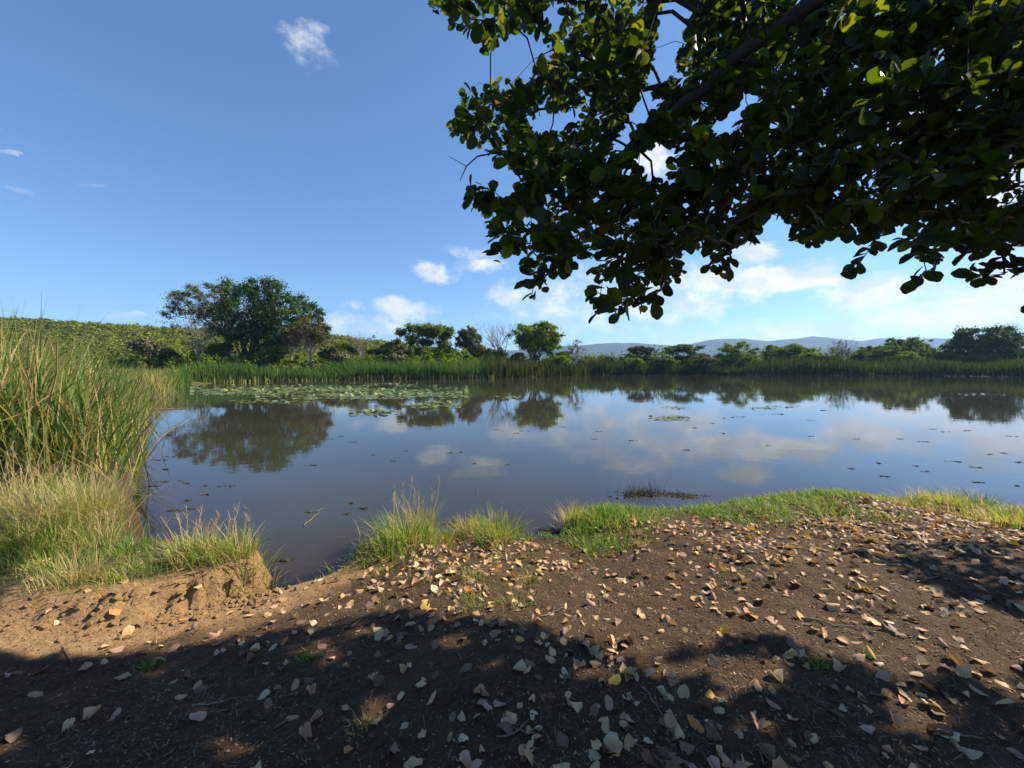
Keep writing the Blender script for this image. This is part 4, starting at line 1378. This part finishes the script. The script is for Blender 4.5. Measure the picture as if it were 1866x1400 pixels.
for ci in order:
    c = CLU[ci]
    dd = np.linalg.norm(NB[:cur] - c, axis=1)
    a = int(np.argmin(dd + .10 * RD[:cur]))
    L = dd[a]
    m = max(2, int(L / .16))
    t = np.linspace(0, 1, m + 1)[:, None]
    seg = NB[a] + (c - NB[a]) * t
    seg[1:-1] += rg.normal(0, .022, (m - 1, 3))
    seg[:, 2] += .10 * L * np.sin(t[:, 0] * math.pi)
    idx = [a]
    for q in seg[1:]:
        NB[cur] = q; RD[cur] = RD[idx[-1]] + L / m; PAR[cur] = idx[-1]
        idx.append(cur); cur += 1
    tipdir[ci] = unit(seg[-1] - seg[-2])
    paths.append(idx)
    k = a
    while k >= 0:
        CNT[k] += 1; k = PAR[k]
    CNT[idx[1:]] += 1
mb = MB()
for idx in paths:
    r = .0022 * np.maximum(CNT[idx], 1) ** .45
    tube(mb, NB[idx], np.minimum(r, .03), 4 if r[0] < .006 else 6)
# small bare twig on the left of the crown
tw = [at_y(920, 275, 2.5), at_y(870, 285, 2.48), at_y(850, 303, 2.45), at_y(838, 330, 2.45)]
tube(mb, tw, [.006, .005, .004, .002], 5)
tube(mb, [tw[2], at_y(832, 293, 2.42), at_y(815, 284, 2.42)], [.003, .002, .001], 4)
mb.build('twigs', M['bark_canopy'], st, kind='stuff')

# leaves: obovate blades in rosettes round every twig end
LT = [0.0, .22, .55, .82, 1.0]
LW = [.03, .19, .34, .31, .08]


def leaf_template(rows, widths, fold=.12, curl=.1, wave=0.0, sd=0, cols=3):
    r_ = np.random.default_rng(sd)
    v = []
    for t, w in zip(rows, widths):
        zc = -curl * t * t
        for c_ in range(cols):
            e_ = -1 + 2 * c_ / (cols - 1)
            # thin leaves bend in a curve from the midrib to the margin
            lift = fold * (abs(e_) if cols == 3 else 0.85 * e_ * e_) * w / .3
            v.append((e_ * w * (1 + (r_.normal(0, .13) if abs(e_) == 1 and cols > 3 else 0)), t + (r_.normal(0, .035) if cols > 3 else 0), zc + lift + (r_.normal(0, wave) if e_ else 0)))
    v = np.array(v)
    f = []
    for i in range(len(rows) - 1):
        for c_ in range(cols - 1):
            a = i * cols + c_
            f.append((a, a + 1, a + cols + 1, a + cols))
    return v, np.array(f)


LV, LF = leaf_template(LT, LW, .10, .12)
per = 9
n = len(CLU) * per
ci = np.repeat(np.arange(len(CLU)), per)
td = tipdir[ci] + np.array([0, 0, -.05])
rnd = unit(rg.normal(size=(n, 3)))
side = unit(rnd - td * np.sum(rnd * td, 1)[:, None])
kpos = np.tile(np.arange(per) / per, len(CLU))
fw = unit(td * (.25 + .6 * kpos[:, None]) + side * .9 + np.array([0, 0, .05]))
nr = unit(np.array([0, 0, 1.0]) + rg.normal(0, .55, (n, 3)) + td * .3)
loc = CLU[ci] - td * ((1 - kpos) * .14)[:, None] + rg.normal(0, .012, (n, 3))
size = rg.uniform(.05, .118, n)
tone = np.clip(rg.beta(2.2, 2.5, n) * .85 + rg.normal(0, .05, n), 0, .9)
tone[rg.random(n) < .008] = 1.0
FR = frames(fw, nr)
cen = loc + FR[:, :, 1] * (size * .55)[:, None]
# thin the leaves where the sun reaches the soil
Qs = cen - SUN * ((cen[:, 2] - .33) / SUN[2])[:, None]
sx, sy, sc = proj(Qs)
lit = (sc > .05) & (sx > -10) & (sx < 1876) & (sy > 700)
lit &= ~(in_poly(sx, sy, SHA) | in_poly(sx, sy, SHB))
for lp in LIT:
    lit |= in_poly(sx, sy, lp) & (sc > .05)
hx, hy, hc = proj(cen)
for hpoly in HOLES:
    lit |= in_poly(hx, hy, hpoly) & (hc > .1)
ix = np.nonzero(~lit)[0]
loc, size, tone, FR, cen = loc[ix], size[ix], tone[ix], FR[ix], cen[ix]
n = len(loc)
px, py, yc = proj(cen)
inf = (yc > .1) & (px > 0) & (px < 1866) & (py > 0) & (py < 620)
sized = np.where(inf, size / np.maximum(yc, .3), 0)
# the 300 that show largest, unhidden, are parts of their own
allmb = MB()
scatter(allmb, LV, LF, FR, loc, np.stack([size] * 3, -1), tone)
bv = np.concatenate(allmb.v)
bf = np.concatenate(allmb.f[4])
tree_bvh = BVHTree.FromPolygons(bv.tolist(), bf.tolist())
cand = np.argsort(-sized)[:2600]
chosen = []
o_ = Vector((0, 0, CAMZ))
for k in cand:
    if sized[k] <= 0 or len(chosen) >= 300:
        break
    dvec = Vector(cen[k]) - o_
    hit = tree_bvh.ray_cast(o_, dvec.normalized())
    if hit[2] is not None and hit[2] // len(LF) == k:
        chosen.append(int(k))
mask = np.ones(n, bool)
mask[chosen] = False
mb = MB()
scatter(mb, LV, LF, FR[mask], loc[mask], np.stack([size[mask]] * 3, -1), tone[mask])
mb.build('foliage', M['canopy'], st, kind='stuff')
tm = {}
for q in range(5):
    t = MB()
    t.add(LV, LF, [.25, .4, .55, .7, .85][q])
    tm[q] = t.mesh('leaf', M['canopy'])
for k in chosen:
    o = bpy.data.objects.new('leaf', tm[int(np.clip(tone[k] * 5, 0, 4))])
    COL.objects.link(o)
    o.parent = st
    mm = Matrix([[*(FR[k][r] * size[k]), loc[k][r] - b0[r]] for r in range(3)] + [[0, 0, 0, 1]])
    o.matrix_local = mm

# ------------------------------------------------------------------ fallen leaves, twigs and crumbs on the soil
rg = np.random.default_rng(101)
FT = [0, .10, .33, .62, .88, 1.0]
FW = [.07, .18, .31, .36, .26, .10]
FV = []
SHAPE = []
for q in range(14):
    fo_, cu_ = rg.uniform(-.55, .58), rg.uniform(-.38, .5)
    SHAPE.append('folded' if abs(fo_) > .28 else 'curled' if abs(cu_) > .22 else 'flattish')
    FV.append(leaf_template(FT, np.array(FW) * rg.uniform(.75, 1.2) * rg.uniform(.74, 1.2, 6), fo_, cu_, .042, q, 5))


def place_leaf(P, N, rg):
    nr = unit(np.column_stack([rg.normal(0, .20, N), rg.normal(0, .20, N), np.ones(N)]))
    flip = rg.random(N) < .5
    nr[flip] *= -1
    fw = unit(np.cross(nr, rg.normal(size=(N, 3))))
    return frames(fw, nr)


# where they lie
n = 40000
pp = np.column_stack([rg.uniform(-4, 8.5, n), rg.uniform(1.3, 7.0, n)])
d = shore_d(pp[:, 0], pp[:, 1])
inb = in_poly(pp[:, 0], pp[:, 1], BANK)
zz = height(pp[:, 0], pp[:, 1])
gx, gy, _ = proj(np.column_stack([pp, zz]))
den = 78 * np.clip(.85 + 2.4 * fbm(pp[:, 0], pp[:, 1], 1.6, 4, 21), .25, 2.0)
den = den * np.interp(gx, [0, 300, 600, 900, 1866], [.22, .5, 1.0, 1.5, 1.5])
den = den + 190 * smooth(1350, 1600, gx) * smooth(1040, 985, gy) * smooth(905, 945, gy)
den = den + 130 * smooth(620, 700, gx) * smooth(1010, 950, gx) * smooth(1080, 1030, gy) * smooth(.05, .15, d)
den = den + 40 * smooth(980, 1100, gx) * smooth(1020, 960, gy)
den = np.where(inb, 34 * smooth(1.0, .2, seg_dist(pp[:, 0], pp[:, 1], BRINK, False)), den)
den = np.where(d < .06, 0, den * np.where(gx > 1000, .25 + .75 * smooth(.35, .95, d), 1))
area = 12.5 * 5.7
k = (rg.random(n) < den * area / n) & (gx > -60) & (gx < 1926) & (gy < 1440)
pp, zz, gx, gy = pp[k], zz[k], gx[k], gy[k]
n = len(pp)
print('fallen leaves', n)
size = .030 + .052 * rg.beta(1.6, 2.0, n)
FRL = place_leaf(pp, n, rg)
typ = rg.integers(0, 14, n)
kindc = rg.choice(['tan', 'pink', 'pale', 'brown', 'yellow', 'orange'], n, p=[.40, .20, .14, .235, .012, .013])
vis = np.where((gx > 8) & (gx < 1858) & (gy < 1392), size / np.maximum(pp[:, 1], 1), 0)
top = np.argsort(-vis)[:290]
sel = np.zeros(n, bool)
sel[top] = True
# lift so that the lowest corner touches the soil
lows = np.zeros(n)
for q in range(14):
    m = typ == q
    vv = np.einsum('nij,kj->nki', FRL[m], FV[q][0] - (0, .5, 0)) * size[m][:, None, None]
    lows[m] = np.quantile(vv[..., 2], .18, axis=1)
ctr = np.column_stack([pp, zz - lows + .002])
org = ctr - FRL[:, :, 1] * (size * .5)[:, None]
mb = MB()
mlist = ['tan', 'pink', 'pale', 'brown', 'yellow', 'orange']
for q in range(14):
    for ti, kc in enumerate(mlist):
        m = (typ == q) & (kindc == kc) & ~sel
        if m.any():
            N = int(m.sum()); K = len(FV[q][0])
            v = np.einsum('nij,nkj->nki', FRL[m], FV[q][0][None] * size[m][:, None, None]) + org[m][:, None, :]
            f = (FV[q][1][None] + (np.arange(N) * K)[:, None, None]).reshape(-1, 4)
            mb.add(v.reshape(-1, 3), f, np.repeat(rg.random(N), K), ti)
mb.build('leaf_litter', [M['dry_' + kc] for kc in mlist], kind='stuff')
fm = {}
for q in range(14):
    for kc in mlist:
        for tn in (0.2, 0.5, .8):
            t = MB()
            t.add(FV[q][0] - (0, .5, 0), FV[q][1], tn)
            fm[q, kc, tn] = t
MARKS = [(1008, 1118, 70, 'forked pale twig on sunlit soil'), (168, 1200, 80, 'thin straight stick at lower left'), (1515, 1140, 75, 'long dark stick on the right'), (1615, 1274, 60, 'grey stick at lower right'),
         (1190, 1283, 70, 'thin twig near the bottom'), (390, 1283, 80, 'root-like stick at bottom left'), (945, 1338, 80, 'crooked twig at bottom centre'), (1745, 1345, 90, 'pale stick at bottom right'),
         (1492, 1218, 70, 'tiny bright green sprout'), (270, 1215, 70, 'small green sprout on the left'), (560, 1200, 80, 'dark green sprout in the shade'), (665, 1320, 80, 'straw tuft in dappled light'),
         (522, 1315, 60, 'thin twig left of the straw tuft'), (1690, 1055, 60, 'pale twig by the right shadow patch'), (958, 1062, 60, 'small dark dry tuft'), (1168, 990, 60, 'small rusty tuft')]
cache = {}
CW = {'tan': 'tan', 'pink': 'pinkish', 'pale': 'bleached pale', 'brown': 'dark brown', 'yellow': 'yellow', 'orange': 'orange-brown'}
for k in np.nonzero(sel)[0]:
    key = (int(typ[k]), str(kindc[k]), float(rg.choice([.2, .5, .8])))
    if key not in cache:
        cache[key] = fm[key].mesh('fallen_leaf', M['dry_' + key[1]])
    o = bpy.data.objects.new('fallen_leaf', cache[key])
    COL.objects.link(o)
    o.matrix_world = Matrix([[*(FRL[k][r] * size[k]), ctr[k][r]] for r in range(3)] + [[0, 0, 0, 1]])
    x_, y_ = gx[k], gy[k]
    shaded = bool(in_poly(np.array([x_]), np.array([y_]), SHA)[0])
    where = ('in the tree shade at bottom left' if x_ < 500 else 'in the tree shade at bottom centre' if x_ < 1000 else 'in dappled light at bottom right of centre' if x_ < 1450 else 'in the tree shade at bottom right') if shaded or y_ > 1290 \
        else ('on the sandy slope near the water' if x_ < 900 else 'on sunlit dark soil right of centre' if x_ < 1450 else 'on sunlit soil towards the right edge')
    best = None
    for (lx, ly, rad, nm_) in MARKS:
        dd_ = math.hypot(x_ - lx, (y_ - ly) * 1.4)
        if dd_ < rad and (best is None or dd_ < best[0]):
            best = (dd_, nm_)
    if best:
        where = 'beside the ' + best[1]
    tip_ = 'large' if size[k] > .068 else 'small' if size[k] < .048 else 'mid-sized'
    tag(o, f'{tip_} {CW[str(kindc[k])]} {SHAPE[typ[k]]} dry leaf {where}', 'fallen leaf', 'fallen dry leaves on the soil')

# twigs
TW = [('forked pale twig lying on sunlit soil in the middle', 985, 1125, 1030, 1110, 1), ('thin curved twig left of the dark tree shadow tip', 640, 1145, 668, 1120, 0), ('thin straight stick lying in the shade at lower left', 140, 1208, 195, 1190, 1),
      ('short dark stick between curled leaves on the right', 1455, 1128, 1580, 1152, 0), ('dark stick near the right shadow patch', 1560, 1148, 1585, 1152, 0), ('long grey stick in the shadow at lower right', 1585, 1265, 1645, 1282, 0),
      ('thin twig below the bright leaf cluster at the bottom', 1170, 1255, 1210, 1310, 0), ('pale twig lying beside the right shadow patch', 1670, 1062, 1720, 1045, 1), ('small pale stick at the left of the shaded soil', 115, 1180, 130, 1210, 0),
      ('thin root-like stick at the bottom left', 350, 1290, 430, 1275, 1), ('thin stick on the sunlit soil below the green point', 1290, 1070, 1330, 1062, 0), ('dark short stick in the sun at right', 1665, 1210, 1700, 1230, 0),
      ('thin pale stick on the sandy slope', 700, 1062, 745, 1050, 0), ('crooked twig near the bottom centre', 905, 1345, 985, 1330, 1), ('short pale stick by the scattered leaves at bottom right', 1700, 1340, 1790, 1350, 1),
      ('fine twig lying in the water by the sand bank', 555, 1010, 590, 990, 0), ('thin straw lying on top of the sand bank', 210, 1090, 250, 1072, 0), ('thin twig in the shade left of centre', 500, 1330, 545, 1300, 0)]
for lb, ax, ay, bx_, by_, fk in TW:
    p = ground_pts([(ax, ay), (bx_, by_)], .3)
    p[:, 2] = np.maximum(p[:, 2], .0) + .010
    mb = MB()
    pa = limb_path(p[0], p[1], rg, 7, 0.01, .10)
    pa[:, 2] = np.maximum(height(pa[:, 0], pa[:, 1]), 0) + .008
    L = np.linalg.norm(p[1] - p[0])
    tube(mb, pa, np.linspace(.0055, .0025, 7) * (.6 + L), 6)
    if fk:
        dv = unit(pa[4] - pa[2])
        s = np.array([-dv[1], dv[0], 0])
        tip = pa[3] + (dv * .6 + s * .6) * L * .4
        pb = limb_path(pa[3], tip, rg, 5, .02, .08)
        pb[1:, 2] = height(pb[1:, 0], pb[1:, 1]) + .012
        tube(mb, pb, np.linspace(.004, .0015, 5) * (.6 + L), 5)
    o = mb.build('twig', M['twig'], loc=p[0])
    tag(o, lb, 'twig', 'twigs on the soil')

# clods fallen from the cut bank
mb = MB()
ico = np.array([(0, 0, 1), (.9, 0, .45), (.28, .85, .45), (-.72, .53, .45), (-.72, -.53, .45), (.28, -.85, .45), (.72, .53, -.45), (-.28, .85, -.45), (-.9, 0, -.45), (-.28, -.85, -.45), (.72, -.53, -.45), (0, 0, -1)])
icf = np.array([(0, 1, 2), (0, 2, 3), (0, 3, 4), (0, 4, 5), (0, 5, 1), (1, 6, 2), (2, 7, 3), (3, 8, 4), (4, 9, 5), (5, 10, 1), (1, 10, 6), (2, 6, 7), (3, 7, 8), (4, 8, 9), (5, 9, 10), (11, 7, 6), (11, 8, 7), (11, 9, 8), (11, 10, 9), (11, 6, 10)])
bk = np.array(BRINK)
for k in range(420):
    t = rg.random() ** 1.4 * (len(bk) - 2)
    i = int(t)
    c = bk[i] + (bk[i + 1] - bk[i]) * (t - i) + np.array([rg.normal(.05, .10), -abs(rg.normal(.04, .14))])
    if float(shore_d(c[0], c[1])) < .02:
        continue
    sz = .006 + .022 * rg.random() ** 3
    v = ico * sz * rg.uniform(.6, 1.3, (12, 1)) * (1, 1, .75) + (*c, float(height(c[0], c[1])) + sz * .3)
    mb.add(v, icf, rg.random())
mb.build('clods', M['ground'], shade=False, kind='stuff', attrs={'sand': np.ones(mb.n), 'green': np.zeros(mb.n), 'wet': np.zeros(mb.n)})

# crumbs of bark, straw and leaf over the soil
mb = MB()
n = 85000
pp = np.column_stack([rg.uniform(-3.6, 7.5, n), 1.35 + 5.2 * rg.random(n) ** 1.6])
d = shore_d(pp[:, 0], pp[:, 1])
inb = in_poly(pp[:, 0], pp[:, 1], BANK)
k = (d > .15) & ~inb & (np.abs(pp[:, 0]) < 1.35 * pp[:, 1] + .2) & (rg.random(n) < np.clip(.7 + 2 * fbm(pp[:, 0], pp[:, 1], 1.0, 3, 31), .1, 1))
pp = pp[k]
n = len(pp)
nr = unit(np.column_stack([rg.normal(0, .3, n), rg.normal(0, .3, n), np.ones(n)]))
fw = unit(np.cross(nr, rg.normal(size=(n, 3))))
sx = rg.uniform(.003, .011, n)
sy = rg.uniform(.006, .017, n)
long_ = rg.random(n) < .35
sy[long_] = rg.uniform(.02, .08, long_.sum())
sx[long_] = rg.uniform(.0015, .0035, long_.sum())
scatter(mb, QV, QF, frames(fw, nr), np.column_stack([pp, height(pp[:, 0], pp[:, 1]) + .004]), np.stack([sx, sy, sx], -1), rg.beta(1.6, 2.0, n))
mb.build('soil_crumbs', M['debris'], shade=False, kind='stuff')
print('done')
